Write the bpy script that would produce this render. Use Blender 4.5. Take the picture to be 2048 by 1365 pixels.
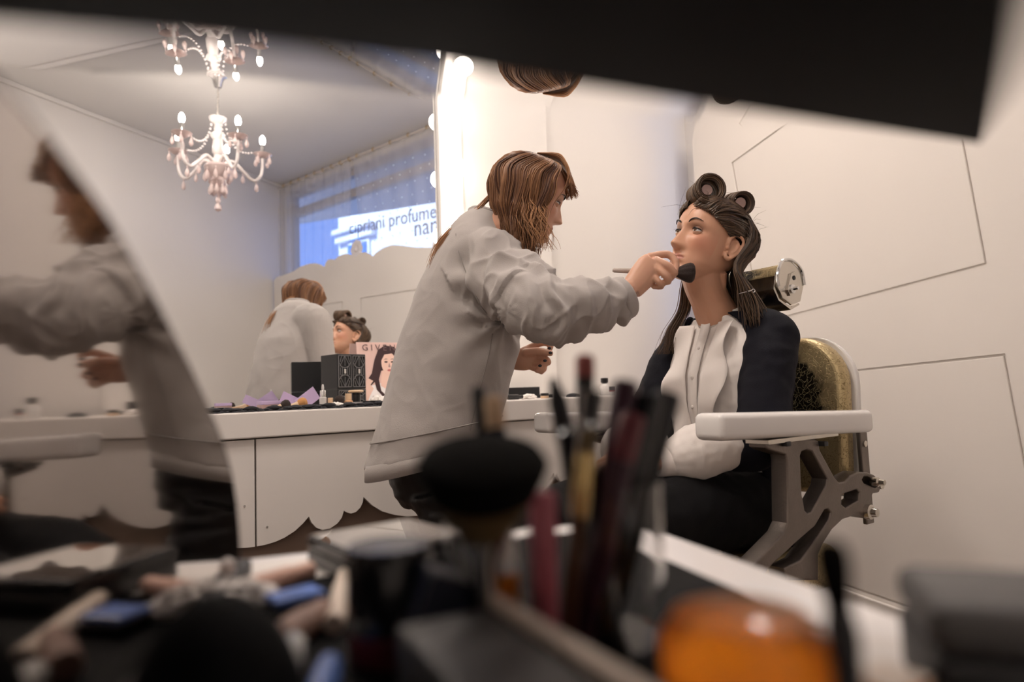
import bpy, bmesh, math, random
from mathutils import Vector, Matrix, noise, Quaternion
random.seed(7)
for _o in list(bpy.data.objects):
    bpy.data.objects.remove(_o, do_unlink=True)
SC = bpy.context.scene
COL = SC.collection

# ------------------------------------------------------------------ camera
FPX = 1300.0                      # focal length in pixels of the 2048 x 1365 frame
CAM = Vector((0.0, 0.0, 0.95))
PITCH, ROLL = math.radians(4.6), math.radians(2.2)
FWD = Vector((0, math.cos(PITCH), math.sin(PITCH)))
R0 = Vector((1, 0, 0)); U0 = Vector((0, -math.sin(PITCH), math.cos(PITCH)))
RGT = R0 * math.cos(ROLL) - U0 * math.sin(ROLL)
UPV = U0 * math.cos(ROLL) + R0 * math.sin(ROLL)
cd = bpy.data.cameras.new('camera')
cd.sensor_width = 36.0; cd.lens = FPX * 36.0 / 2048.0
cd.clip_start = 0.01; cd.clip_end = 100
cd.dof.use_dof = True; cd.dof.focus_distance = 1.66; cd.dof.aperture_fstop = 2.8
cam = bpy.data.objects.new('camera', cd); COL.objects.link(cam)
cam.matrix_world = Matrix(((RGT.x, UPV.x, -FWD.x, CAM.x), (RGT.y, UPV.y, -FWD.y, CAM.y), (RGT.z, UPV.z, -FWD.z, CAM.z), (0, 0, 0, 1)))
SC.camera = cam

# ------------------------------------------------------------------ dusk sky and exposure
w = bpy.data.worlds.new('dusk_sky'); SC.world = w; w.use_nodes = True
bg = w.node_tree.nodes['Background']
bg.inputs['Color'].default_value = (0.13, 0.27, 0.80, 1); bg.inputs['Strength'].default_value = 0.9
sl = bpy.data.lights.new('evening_sun', 'SUN'); sl.energy = 4.2; sl.angle = 0.3; sl.color = (0.80, 0.90, 1.0)
sun = bpy.data.objects.new('evening_sun', sl); COL.objects.link(sun)
sun.rotation_mode = 'QUATERNION'; sun.rotation_quaternion = Vector((0.70, 0.39, -0.60)).to_track_quat('-Z', 'Y')
SC.view_settings.view_transform = 'Standard'; SC.view_settings.look = 'None'
SC.view_settings.gamma = 1.0; SC.view_settings.exposure = 0.92
SC.view_settings.use_curve_mapping = False

# ------------------------------------------------------------------ pixel helpers (a pixel gives a direction only)
def ray(px, py):
    return FWD + RGT * ((px - 1024.0) / FPX) - UPV * ((py - 682.5) / FPX)
def at(px, py, Y):                       # the point of that direction at depth Y in front of the camera
    d = ray(px, py); return CAM + d * (Y / d.y)
def hit(px, py, p0, nrm):                # where the direction meets a plane
    d = ray(px, py); return CAM + d * ((p0 - CAM).dot(nrm) / d.dot(nrm))
def on_z(px, py, z):
    return hit(px, py, Vector((0, 0, z)), Vector((0, 0, 1)))
# mirror wall: MN points into the wall, MT along it to the right
MN = Vector((-0.566, 0.824, 0)).normalized(); MT = Vector((MN.y, -MN.x, 0)); MD = 2.42
def frame(o, x, y):
    z = x.cross(y)
    return Matrix(((x.x, y.x, z.x, o.x), (x.y, y.y, z.y, o.y), (x.z, y.z, z.z, o.z), (0, 0, 0, 1)))
FM = frame(MN * MD, MT, MN)              # local x along the wall, y into it, z up
def refl(p):
    return p - MN * (2 * (p.dot(MN) - MD))
def refl_d(d):
    return d - MN * (2 * d.dot(MN))
def vhit(px, py, p0, nrm):               # where the direction, folded by the wall mirror, meets a plane
    c = refl(CAM); d = refl_d(ray(px, py)); return c + d * ((p0 - c).dot(nrm) / d.dot(nrm))
KC = hit(1385, 500, MN * (MD + .06), MN); KC.z = 0                # corner of the mirror wall and the window wall
WD = Vector((0.302, -0.953, 0)).normalized(); WO = Vector((-WD.y, WD.x, 0))
FW = frame(KC, WD, WO)                   # local x along the window wall towards the camera, y outwards
CEIL = 3.10

# ------------------------------------------------------------------ materials
MATS = {}
def mat(name, color, rough=0.5, metal=0.0, bump=0.0, bscale=40.0, var=0.0, vscale=6.0, spec=0.5, emit=None, estr=0.0, sss=0.0,
        trans=0.0, ior=1.45, coat=0.0, stretch=None, sheen=0.0, aniso=0.0):
    if name in MATS: return MATS[name]
    m = bpy.data.materials.new(name); m.use_nodes = True; nt = m.node_tree
    b = nt.nodes['Principled BSDF']
    b.inputs['Base Color'].default_value = (*color, 1); b.inputs['Roughness'].default_value = rough
    b.inputs['Metallic'].default_value = metal; b.inputs['Specular IOR Level'].default_value = spec
    b.inputs['Transmission Weight'].default_value = trans; b.inputs['IOR'].default_value = ior
    b.inputs['Coat Weight'].default_value = coat
    b.inputs['Sheen Weight'].default_value = sheen
    if sss: b.inputs['Subsurface Weight'].default_value = sss; b.inputs['Subsurface Radius'].default_value = (0.012, 0.005, 0.003); b.inputs['Subsurface Scale'].default_value = 0.6
    if emit: b.inputs['Emission Color'].default_value = (*emit, 1); b.inputs['Emission Strength'].default_value = estr
    if bump or var:
        tc = nt.nodes.new('ShaderNodeTexCoord'); mp = nt.nodes.new('ShaderNodeMapping')
        nt.links.new(tc.outputs['Object'], mp.inputs['Vector'])
        if stretch: mp.inputs['Scale'].default_value = stretch
    if var:
        n1 = nt.nodes.new('ShaderNodeTexNoise'); n1.inputs['Scale'].default_value = vscale; n1.inputs['Detail'].default_value = 4
        nt.links.new(mp.outputs['Vector'], n1.inputs['Vector'])
        mx = nt.nodes.new('ShaderNodeMix'); mx.data_type = 'RGBA'
        mx.inputs['A'].default_value = (*[c * (1 - var) for c in color], 1); mx.inputs['B'].default_value = (*[min(1, c * (1 + var)) for c in color], 1)
        nt.links.new(n1.outputs['Fac'], mx.inputs['Factor']); nt.links.new(mx.outputs['Result'], b.inputs['Base Color'])
    if bump:
        n2 = nt.nodes.new('ShaderNodeTexNoise'); n2.inputs['Scale'].default_value = bscale; n2.inputs['Detail'].default_value = 3
        nt.links.new(mp.outputs['Vector'], n2.inputs['Vector'])
        bp = nt.nodes.new('ShaderNodeBump'); bp.inputs['Strength'].default_value = bump; bp.inputs['Distance'].default_value = 0.002
        nt.links.new(n2.outputs['Fac'], bp.inputs['Height']); nt.links.new(bp.outputs['Normal'], b.inputs['Normal'])
    MATS[name] = m; return m
def mix_transparent(name, color, alpha, rough=0.5, gloss=False):
    m = bpy.data.materials.new(name); m.use_nodes = True; nt = m.node_tree
    for n in list(nt.nodes): nt.nodes.remove(n)
    o = nt.nodes.new('ShaderNodeOutputMaterial'); mx = nt.nodes.new('ShaderNodeMixShader'); tr = nt.nodes.new('ShaderNodeBsdfTransparent')
    if gloss:
        d = nt.nodes.new('ShaderNodeBsdfGlossy'); d.inputs['Roughness'].default_value = rough
    else:
        d = nt.nodes.new('ShaderNodeBsdfTranslucent')
    d.inputs['Color'].default_value = (*color, 1)
    if not gloss:
        d2 = nt.nodes.new('ShaderNodeBsdfDiffuse'); d2.inputs['Color'].default_value = (*color, 1)
        ad = nt.nodes.new('ShaderNodeMixShader'); ad.inputs[0].default_value = 0.5
        nt.links.new(d.outputs[0], ad.inputs[1]); nt.links.new(d2.outputs[0], ad.inputs[2]); d = ad
    mx.inputs[0].default_value = alpha
    nt.links.new(tr.outputs[0], mx.inputs[1]); nt.links.new(d.outputs[0], mx.inputs[2]); nt.links.new(mx.outputs[0], o.inputs[0])
    MATS[name] = m; return m

# ------------------------------------------------------------------ geometry helpers: a "part" is (verts, faces)
def obj(name, vf, m, parent=None, M=None, smooth=True, angle=40, kind=None):
    v, f = vf
    me = bpy.data.meshes.new(name); me.from_pydata([tuple(p) for p in v], [], f); me.validate()
    o = bpy.data.objects.new(name, me); COL.objects.link(o)
    if m is not None: me.materials.append(m if not isinstance(m, str) else MATS[m])
    if M is not None: o.matrix_world = M
    if parent is not None:
        o.parent = parent
    bm = bmesh.new(); bm.from_mesh(me); bmesh.ops.recalc_face_normals(bm, faces=bm.faces); bm.to_mesh(me); bm.free()
    if smooth:
        me.shade_smooth()
        if angle < 180: me.set_sharp_from_angle(angle=math.radians(angle))
    if kind: o['kind'] = kind
    return o
def tag(o, label, cat, group=None):
    o['label'] = label; o['category'] = cat
    if group: o['group'] = group
    return o
def empty(name, label, cat, M=None, group=None):
    o = bpy.data.objects.new(name, None); COL.objects.link(o); o.empty_display_size = 0.05
    if M is not None: o.matrix_world = M
    return tag(o, label, cat, group)
def T(x=0, y=0, z=0): return Matrix.Translation((x, y, z))
def RZ(a): return Matrix.Rotation(a, 4, 'Z')
def xf(vf, M): return ([M @ Vector(p) for p in vf[0]], vf[1])
def join(*parts):
    V, F = [], []
    for v, f in parts:
        k = len(V); V += list(v); F += [tuple(i + k for i in q) for q in f]
    return V, F
def rbox(x0, x1, y0, y1, z0, z1, bev=0.0, seg=2):
    bm = bmesh.new(); bmesh.ops.create_cube(bm, size=1)
    for v in bm.verts:
        v.co = Vector((x0 + (v.co.x + .5) * (x1 - x0), y0 + (v.co.y + .5) * (y1 - y0), z0 + (v.co.z + .5) * (z1 - z0)))
    if bev: bmesh.ops.bevel(bm, geom=list(bm.edges), offset=bev, segments=seg, affect='EDGES', profile=0.5)
    bm.verts.index_update(); r = ([v.co.copy() for v in bm.verts], [tuple(v.index for v in f.verts) for f in bm.faces]); bm.free(); return r
def lathe(prof, n=24, cap=True):
    V, F = [], []
    for r, z in prof:
        for i in range(n):
            a = 2 * math.pi * i / n; V.append(Vector((r * math.cos(a), r * math.sin(a), z)))
    for j in range(len(prof) - 1):
        for i in range(n):
            F.append((j * n + i, j * n + (i + 1) % n, (j + 1) * n + (i + 1) % n, (j + 1) * n + i))
    if cap:
        F.append(tuple(range(n - 1, -1, -1))); F.append(tuple((len(prof) - 1) * n + i for i in range(n)))
    return V, F
def spline(pts, n):
    P = [Vector(p) for p in pts]
    if len(P) < 3: return [P[0].lerp(P[-1], i / n) for i in range(n + 1)]
    out = []
    for i in range(n + 1):
        u = i / n * (len(P) - 1); k = min(int(u), len(P) - 2); t = u - k
        a = P[max(k - 1, 0)]; b = P[k]; c = P[k + 1]; d = P[min(k + 2, len(P) - 1)]
        out.append(0.5 * ((2 * b) + (c - a) * t + (2 * a - 5 * b + 4 * c - d) * t * t + (3 * b - a - 3 * c + d) * t ** 3))
    return out
def lerp_list(L, u):
    x = u * (len(L) - 1); k = min(int(x), len(L) - 2); t = x - k
    a, b = L[k], L[k + 1]
    if isinstance(a, (tuple, list)): return tuple(p + (q - p) * t for p, q in zip(a, b))
    return a + (b - a) * t
def tube(pts, radii, n=10, seg=None, up=None, smooth=True, cap=True):
    """tube through the points; a radius may be r or (across, along up)"""
    seg = seg or (len(pts) - 1)
    P = spline(pts, seg) if smooth and len(pts) > 2 else ([Vector(p) for p in pts] if seg == len(pts) - 1 else spline(pts, seg))
    V, F = [], []
    ref = Vector(up) if up is not None else None
    prev = None
    for i, p in enumerate(P):
        t = (P[min(i + 1, len(P) - 1)] - P[max(i - 1, 0)])
        if t.length < 1e-9: t = Vector((0, 0, 1))
        t.normalize()
        if ref is not None: u = ref - t * ref.dot(t)
        elif prev is None: u = t.orthogonal()
        else: u = prev - t * prev.dot(t)
        if u.length < 1e-6: u = t.orthogonal()
        u.normalize(); prev = u; s = t.cross(u)
        r = lerp_list(radii, i / (len(P) - 1)) if isinstance(radii, list) else radii
        ra, rb = r if isinstance(r, tuple) else (r, r)
        for j in range(n):
            a = 2 * math.pi * j / n; V.append(p + s * (ra * math.cos(a)) + u * (rb * math.sin(a)))
    for i in range(len(P) - 1):
        for j in range(n):
            F.append((i * n + j, i * n + (j + 1) % n, (i + 1) * n + (j + 1) % n, (i + 1) * n + j))
    if cap:
        F.append(tuple(range(n - 1, -1, -1))); F.append(tuple((len(P) - 1) * n + j for j in range(n)))
    return V, F
def ball(c, r, n=12, m=8):
    rx, ry, rz = r if isinstance(r, tuple) else (r, r, r); c = Vector(c)
    V = [c + Vector((0, 0, -rz))]; F = []
    for j in range(1, m):
        a = -math.pi / 2 + math.pi * j / m
        for i in range(n):
            b = 2 * math.pi * i / n; V.append(c + Vector((rx * math.cos(a) * math.cos(b), ry * math.cos(a) * math.sin(b), rz * math.sin(a))))
    V.append(c + Vector((0, 0, rz))); L = len(V) - 1
    for i in range(n): F.append((0, 1 + (i + 1) % n, 1 + i)); F.append((L, L - n + i, L - n + (i + 1) % n))
    for j in range(m - 2):
        for i in range(n):
            a = 1 + j * n; F.append((a + i, a + (i + 1) % n, a + n + (i + 1) % n, a + n + i))
    return V, F
def curve_shape(loops, ext, bev=0.0, res=2):
    """flat outline with holes (2D points), given thickness 2*ext: returns (verts, faces)"""
    cu = bpy.data.curves.new('tmp', 'CURVE'); cu.dimensions = '2D'; cu.fill_mode = 'BOTH'; cu.extrude = max(ext - bev, 0); cu.bevel_depth = bev; cu.bevel_resolution = res
    for L in loops:
        s = cu.splines.new('POLY'); s.points.add(len(L) - 1); s.use_cyclic_u = True
        for i, p in enumerate(L): s.points[i].co = (p[0], p[1], 0, 1)
    if bev: cu.offset = -bev
    o = bpy.data.objects.new('tmp', cu); COL.objects.link(o)
    dg = bpy.context.evaluated_depsgraph_get(); me = bpy.data.meshes.new_from_object(o.evaluated_get(dg))
    r = ([v.co.copy() for v in me.vertices], [tuple(p.vertices) for p in me.polygons])
    bpy.data.objects.remove(o); bpy.data.curves.remove(cu); bpy.data.meshes.remove(me); return r
def text_mesh(s, size, ext=0.0005):
    cu = bpy.data.curves.new('tmp', 'FONT'); cu.body = s; cu.size = size; cu.extrude = ext; cu.resolution_u = 3
    o = bpy.data.objects.new('tmp', cu); COL.objects.link(o)
    dg = bpy.context.evaluated_depsgraph_get(); me = bpy.data.meshes.new_from_object(o.evaluated_get(dg))
    r = ([v.co.copy() for v in me.vertices], [tuple(p.vertices) for p in me.polygons])
    bpy.data.objects.remove(o); bpy.data.curves.remove(cu); bpy.data.meshes.remove(me); return r
def remesh(parts, voxel, smooth=4, factor=0.5):
    v, f = join(*parts)
    me = bpy.data.meshes.new('tmp'); me.from_pydata([tuple(p) for p in v], [], f); me.validate()
    bm = bmesh.new(); bm.from_mesh(me); bmesh.ops.recalc_face_normals(bm, faces=bm.faces); bm.to_mesh(me); bm.free()
    o = bpy.data.objects.new('tmp', me); COL.objects.link(o)
    r = o.modifiers.new('r', 'REMESH'); r.mode = 'VOXEL'; r.voxel_size = voxel
    if smooth:
        s = o.modifiers.new('s', 'SMOOTH'); s.iterations = smooth; s.factor = factor
    dg = bpy.context.evaluated_depsgraph_get(); m2 = bpy.data.meshes.new_from_object(o.evaluated_get(dg))
    out = ([x.co.copy() for x in m2.vertices], [tuple(p.vertices) for p in m2.polygons])
    bpy.data.objects.remove(o); bpy.data.meshes.remove(me); bpy.data.meshes.remove(m2); return out
def prism(poly, depth, bev=0.0):
    """polygon in local x,z (list of (x,z)), from y=0 to y=depth"""
    v, f = curve_shape([poly], depth / 2, bev)
    return [Vector((p[0], p[2] + depth / 2, p[1])) for p in v], f
def lay_mesh(vf, sub):            # subdivided copy (for noise)
    me = bpy.data.meshes.new('t'); me.from_pydata([tuple(p) for p in vf[0]], [], vf[1])
    bm = bmesh.new(); bm.from_mesh(me); bmesh.ops.subdivide_edges(bm, edges=list(bm.edges), cuts=sub, use_grid_fill=True); bm.verts.index_update()
    r = ([v.co.copy() for v in bm.verts], [tuple(v.index for v in q.verts) for q in bm.faces]); bm.free(); bpy.data.meshes.remove(me); return r
# ================================================================== materials of the room
mat('wall_paint', (0.80, 0.765, 0.73), 0.55, bump=0.05, bscale=220, var=0.015, vscale=2)
mat('panel_paint', (0.82, 0.775, 0.735), 0.42, bump=0.03, bscale=160, var=0.012, vscale=2)
mat('ceiling_paint', (0.82, 0.80, 0.78), 0.7, bump=0.04, bscale=200)
mat('floor_brown', (0.13, 0.085, 0.062), 0.45, bump=0.1, bscale=30, var=0.18, vscale=9, stretch=(1, 8, 1))
mat('brown_laminate', (0.25, 0.175, 0.135), 0.5, var=0.1, vscale=14)
mat('white_lacquer', (0.80, 0.755, 0.72), 0.3, var=0.01)
mat('white_enamel', (0.86, 0.83, 0.81), 0.16, coat=0.4)
mat('mirror', (0.93, 0.94, 0.94), 0.0, metal=1.0)
mat('chrome', (0.78, 0.78, 0.78), 0.12, metal=1.0)
mat('black_gloss', (0.012, 0.012, 0.014), 0.12)
mat('black_matte', (0.018, 0.018, 0.02), 0.5)
mat('gold', (0.75, 0.55, 0.25), 0.25, metal=1.0)
mat('facade', (0.86, 0.88, 0.92), 0.8, bump=0.2, bscale=60, var=0.05, vscale=3)
mat('shutter_blue', (0.05, 0.2, 0.55), 0.5, var=0.1)
mat('roof_grey', (0.25, 0.27, 0.33), 0.7, var=0.2, vscale=12)
mat('window_frame', (0.45, 0.42, 0.42), 0.5, var=0.05)
mat('rail', (0.72, 0.66, 0.6), 0.4, metal=0.2)
mat('sign_letters', (0.22, 0.23, 0.28), 0.5)
mat('street', (0.2, 0.2, 0.21), 0.8, bump=0.3, bscale=30, var=0.15)
mix_transparent('window_glass', (1, 1, 1), 0.07, 0.02, gloss=True)
mix_transparent('sheer', (0.88, 0.86, 0.88), 0.34)
mix_transparent('sheer_dots', (0.95, 0.95, 0.97), 0.75)
mat('globe_lit', (1, 0.95, 0.88), 0.4, emit=(1.0, 0.88, 0.77), estr=9.0)
mat('candle_lit', (1, 0.95, 0.88), 0.4, emit=(1.0, 0.89, 0.78), estr=40.0)
def struct(name, vf, m, M=None, parent=None, smooth=False):
    o = obj(name, vf, m, parent, M, smooth=smooth)
    o['kind'] = 'structure'
    return o
# ------------------------------------------------------------------ shell
QC = KC + WD * 4.32                         # far end of the window wall, right of and behind the camera
LD = Vector((-0.999, -0.04, 0)).normalized()
FL = frame(QC, LD, Vector((-LD.y, LD.x, 0)))     # local y points out of the room
struct('floor', rbox(-3.0, 3.6, -1.4, 4.6, -0.05, 0.0), 'floor_brown')
struct('ceiling', rbox(-3.0, 3.6, -1.4, 4.6, CEIL, CEIL + 0.05), 'ceiling_paint')
struct('wall_mirror', rbox(-1.6, (FM.inverted() @ KC).x + .1, 0.06, 0.18, 0, CEIL), 'wall_paint', FM)
struct('wall_mirror_backing', rbox(-1.43, (FM.inverted() @ hit(1099, 400, MN * MD, MN)).x, 0.0, 0.058, 0.0, CEIL - .002, 0.002), 'wall_paint', FM)
struct('wall_back', rbox(-0.1, 5.2, 0.0, 0.12, 0, CEIL), 'wall_paint', FL)
struct('wall_left', rbox(-2.62, -2.5, -0.9, 1.5, 0, CEIL), 'wall_paint')
struct('trim_ceiling', rbox(0.0, 4.75, -0.02, 0.0, CEIL - 0.035, CEIL, 0.006), 'wall_paint', FL)
ww = struct('wall_window', join(rbox(-0.06, 4.42, 0.0, 0.14, 0, 0.9), rbox(-0.06, 4.42, 0.0, 0.14, 3.02, CEIL),
            rbox(-0.06, 0.17, 0.0, 0.14, 0.9, 3.02), rbox(4.25, 4.42, 0.0, 0.14, 0.9, 3.02)), 'wall_paint', FW)
# window: frame bars and panes
wo = obj('window_1', join(rbox(0.02, 4.25, 0.05, 0.11, 0.9, 0.96, 0.004), rbox(0.02, 4.25, 0.05, 0.11, 2.96, 3.02, 0.004), rbox(0.17, 0.20, 0.05, 0.11, 0.9, 3.02, 0.004),
          rbox(4.21, 4.25, 0.05, 0.11, 0.9, 3.02, 0.004)), 'window_frame', None, FW, smooth=False)
wo['kind'] = 'structure'
W0 = FW @ Vector((0, 0.08, 0))
def w_loc(px, py, yoff=0.08):               # pixel in the wall mirror -> local x, z of the window wall
    p = FW.inverted() @ vhit(px, py, FW @ Vector((0, yoff, 0)), WO); return p.x, p.z
x1, z1 = w_loc(700, 386); x2, z2 = w_loc(866, 334)
ztr = (z1 + z2) / 2
obj('transom', rbox(0.06, 4.21, 0.05, 0.11, ztr - 0.05, ztr + 0.03, 0.004), 'window_frame', wo, smooth=False)
for a0, a1 in ((0.20, 4.21),):
    obj('pane', rbox(a0, a1, 0.078, 0.082, 0.96, ztr - .05), 'window_glass', wo, smooth=False)
obj('pane', rbox(0.06, 4.21, 0.078, 0.082, ztr + .03, 2.96), 'window_glass', wo, smooth=False)
# lettering on the pane, to be read from the street
def sign(txt, pa, pb, h):
    (xa, za), (xb, zb) = w_loc(*pa, 0.084), w_loc(*pb, 0.084)
    v, f = text_mesh(txt, 1.0, 0.004)
    mx = max(p.x for p in v); s = abs(xb - xa) / mx
    vv = [Vector((xa - p.x * s, 0.086 + p.z * 0.3, za + (zb - za) * p.x / mx + p.y * s)) for p in v]
    return vv, f
sg = obj('window_lettering', sign('cipriani profume', (697, 470), (871, 436), 0), 'sign_letters', wo, smooth=False)
sg['label'] = 'grey lettering on the shop window'
sg2 = obj('window_lettering', sign('nar', (826, 474), (872, 465), 0), 'sign_letters', wo, smooth=False)
# ------------------------------------------------------------------ cloud topped board in front of the window
BY = -0.14
def b_loc(px, py, v=False, y=BY):
    p0 = FW @ Vector((0, y, 0)); p = FW.inverted() @ (vhit if v else hit)(px, py, p0, WO); return p.x, p.z
top = [b_loc(*q, True) for q in [(862, 496), (830, 496), (800, 492), (782, 491), (765, 497), (750, 507), (744, 514), (738, 509), (728, 505), (718, 507), (711, 515),
       (704, 511), (690, 508), (676, 513), (668, 521), (663, 519), (655, 520), (650, 527), (648, 535), (640, 530), (630, 527), (618, 528), (600, 534), (585, 544), (570, 550), (552, 555), (547, 563)]]
fx, fz = b_loc(1384, 283)
lead = []
x_end = top[0][0]
nl = 5; xs = [fx + (x_end - fx) * i / nl for i in range(nl + 1)]
lead.append((fx, fz - 0.02))
for i in range(nl):
    for k in range(0, 7):
        u = k / 6; x = xs[i] + (xs[i + 1] - xs[i]) * u
        g = (x - fx) / (x_end - fx); base = fz + 0.42 * min(1, g * 3.2) * (1 - g ** 4) + (top[0][1] - fz) * g ** 4
        if 0 < k or i == 0: lead.append((x, base + (0.10 if i % 2 else 0.16) * math.sin(math.pi * u) ** 0.7))
lead = [p for p in lead if p[0] < x_end - 0.02]
xr = top[-1][0]
outline = [(fx, 0.0)] + lead + top + [(xr + .02, 0.0)]
def inset(poly, d):                           # shrink a convex polygon
    c = Vector((sum(p[0] for p in poly) / len(poly), sum(p[1] for p in poly) / len(poly)))
    n = len(poly); P = [Vector(p) for p in poly]; out = []
    for i in range(n):
        a, b, e = P[i - 1], P[i], P[(i + 1) % n]
        d1 = (b - a).normalized(); d2 = (e - b).normalized(); n1 = Vector((-d1.y, d1.x)); n2 = Vector((-d2.y, d2.x))
        if n1.dot(c - b) < 0: n1.negate()
        if n2.dot(c - b) < 0: n2.negate()
        k = (n1 + n2); k = k / max(k.dot(n1), 0.2)
        out.append(tuple(b + k * d))
    return out
pieces = [[b_loc(*q) for q in [(1463, 325), (1521, 649), (1975, 530), (1911, 190), (1650, 190)]],
          [b_loc(1540, 758), b_loc(2010, 707), (b_loc(2112, 1180)[0], 0.14), (b_loc(1560, 1110)[0], 0.14)],
          [b_loc(720, 597, True), b_loc(850, 576, True), (b_loc(860, 700, True)[0], 0.9), (b_loc(722, 700, True)[0], 0.86)],
          [b_loc(684, 603, True), b_loc(600, 618, True), (b_loc(596, 760, True)[0], 0.8), (b_loc(684, 760, True)[0], 0.84)]]
v, f = curve_shape([outline] + pieces, 0.004)
cb = struct('wall_cloud_board', ([Vector((p.x, BY + 0.004 + p.z, p.y)) for p in v], f), 'panel_paint', FW)
cb['label'] = 'white cloud-topped board with grooved outlines standing before the window'
v, f = curve_shape([[(min(max(x, fx + .004), xr), max(0, z - .006)) for x, z in outline]], 0.006)
obj('backing', ([Vector((p.x, BY + 0.0145 + p.z, p.y)) for p in v], f), 'panel_paint', cb, smooth=False)
for pc in pieces:
    v, f = curve_shape([inset(pc, 0.008)], 0.004, 0.0025, 1)
    obj('inset_panel', ([Vector((p.x, BY + 0.0045 + p.z, p.y)) for p in v], f), 'panel_paint', cb, smooth=False)
bb = struct('baseboard_window', rbox(fx, xr, BY - 0.016, BY, 0, 0.13, 0.004), 'panel_paint', FW)
fl = []
for k in range(8):                            # small paper flower fixed on the board edge
    a = 2 * math.pi * k / 8; fl.append(ball((0.05 * math.cos(a), 0, 0.05 * math.sin(a)), (0.035, 0.008, 0.035), 8, 6))
fl.append(ball((0, -0.008, 0), (0.025, 0.012, 0.025), 8, 6))
mat('paper_flower', (0.8, 0.77, 0.8), 0.7, var=0.1)
fxx, fzz = b_loc(713, 500, True, BY + .03)
tag(obj('paper_flower', join(*fl), 'paper_flower', None, FW @ T(fxx, BY + 0.025, fzz)), 'white paper flower on the edge of the cloud-topped board', 'flower')
# ------------------------------------------------------------------ curtains and rail
zc = CEIL - 0.035
cr = obj('curtain_rail', tube([(0.02, -0.05, zc), (4.25, -0.05, zc)], 0.009, 10), 'rail', None, FW)
tag(cr, 'thin pale curtain rail along the ceiling above the shop window', 'curtain rail')
xm, _ = w_loc(703, 322, -0.05)
def curtain(name, xt0, xt1, xb0, xb1, folds, label, dots):
    nx, nz = 150, 24; V, F = [], []
    for j in range(nz + 1):
        v = j / nz; z = zc - 0.015 - v * (zc - 0.75)
        for i in range(nx + 1):
            u = i / nx
            s = v ** 1.15
            x = (xt0 + (xt1 - xt0) * u) * (1 - s) + (xb0 + (xb1 - xb0) * u) * s
            y = -0.05 + 0.022 * (0.5 + 0.5 * v) * math.sin(u * folds * 2 * math.pi + 1.2 * math.sin(u * 9 + v)) 
            V.append(Vector((x, y, z)))
    for j in range(nz):
        for i in range(nx):
            a = j * (nx + 1) + i; F.append((a, a + 1, a + nx + 2, a + nx + 1))
    o = obj(name, (V, F), 'sheer', None, FW, angle=180)
    tag(o, label, 'curtain')
    hooks = []
    for k in range(int(folds) + 1):
        x = xt0 + (xt1 - xt0) * (k + .2) / (folds + .5)
        h = obj('ring', tube([(x, -0.05 + 0.016 * math.cos(a), zc + 0.016 * math.sin(a)) for a in [i * math.pi / 5 for i in range(11)]], 0.004, 6, smooth=False), 'gold', o)
    if dots:
        D = []
        for j in range(2, nz, 1):
            for i in range(3 + 3 * (j % 2), nx, 6):
                D.append(ball(V[j * (nx + 1) + i] + Vector((0, -0.003, 0)), (0.007, 0.002, 0.007), 6, 4))
        d = obj('woven_dots', join(*D), 'sheer_dots', o, kind='stuff')
    return o
xl, _ = w_loc(549, 400, -0.05); xb, _ = w_loc(682, 520, -0.05); xb2, _ = w_loc(757, 495, -0.05)
curtain('sheer_curtain', xm + .01, xl, xb, xl - .02, 9, 'plain sheer white curtain hanging at the room corner end of the window', False)
curtain('sheer_curtain', 0.19, xm - .01, 0.19, xb2, 13, 'sheer white curtain woven with small dots beside the wall mirror end', True)
# ------------------------------------------------------------------ the house across the street
FY = 6.5
def f_loc(px, py):
    p = FW.inverted() @ vhit(px, py, FW @ Vector((0, FY, 0)), WO); return (p.x, p.z)
hs = empty('house', 'pale house with a gable and blue shuttered window across the street', 'building', FW)
pl = [f_loc(676, 425), f_loc(825, 373), f_loc(856, 394), f_loc(885, 386)]
poly = [(pl[0][0], -0.5)] + pl + [(pl[-1][0] - 3, pl[-1][1] + .3), (pl[-1][0] - 3, -0.5)]
obj('facade', prism([(x, z) for x, z in poly], 0.4), 'facade', hs, T(0, FY, 0), smooth=False)
ca, cb2 = f_loc(678, 468), f_loc(752, 448)
obj('cornice', join(rbox(cb2[0], ca[0], FY - .25, FY, ca[1] - .1, ca[1] + .03, .02), rbox(cb2[0], ca[0], FY - .15, FY, ca[1] - .3, ca[1] - .1, .02)), 'facade', hs, smooth=False)
wa, wb = f_loc(699, 497), f_loc(742, 520)
wn = obj('window', rbox(wb[0], wa[0], FY - .06, FY + .02, wb[1] - .6, wa[1] + .12, .01), 'facade', hs, smooth=False)
for k in range(2):
    xa = wb[0] + .08 + k * ((wa[0] - wb[0]) / 2)
    sh = obj('shutter', rbox(xa, xa + (wa[0] - wb[0]) / 2 - .12, FY - .1, FY - .06, wb[1] - .55, wa[1] + .04, .005), 'shutter_blue', wn, smooth=False)
obj('lintel', rbox(wb[0] - .1, wa[0] + .1, FY - .12, FY, wa[1] + .3, wa[1] + .36, .01), 'facade', hs, smooth=False)
struct('ground_street', rbox(-6, 12, 0.2, 14, -0.3, -0.02), 'street', FW)
CT0 = 0.925
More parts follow.
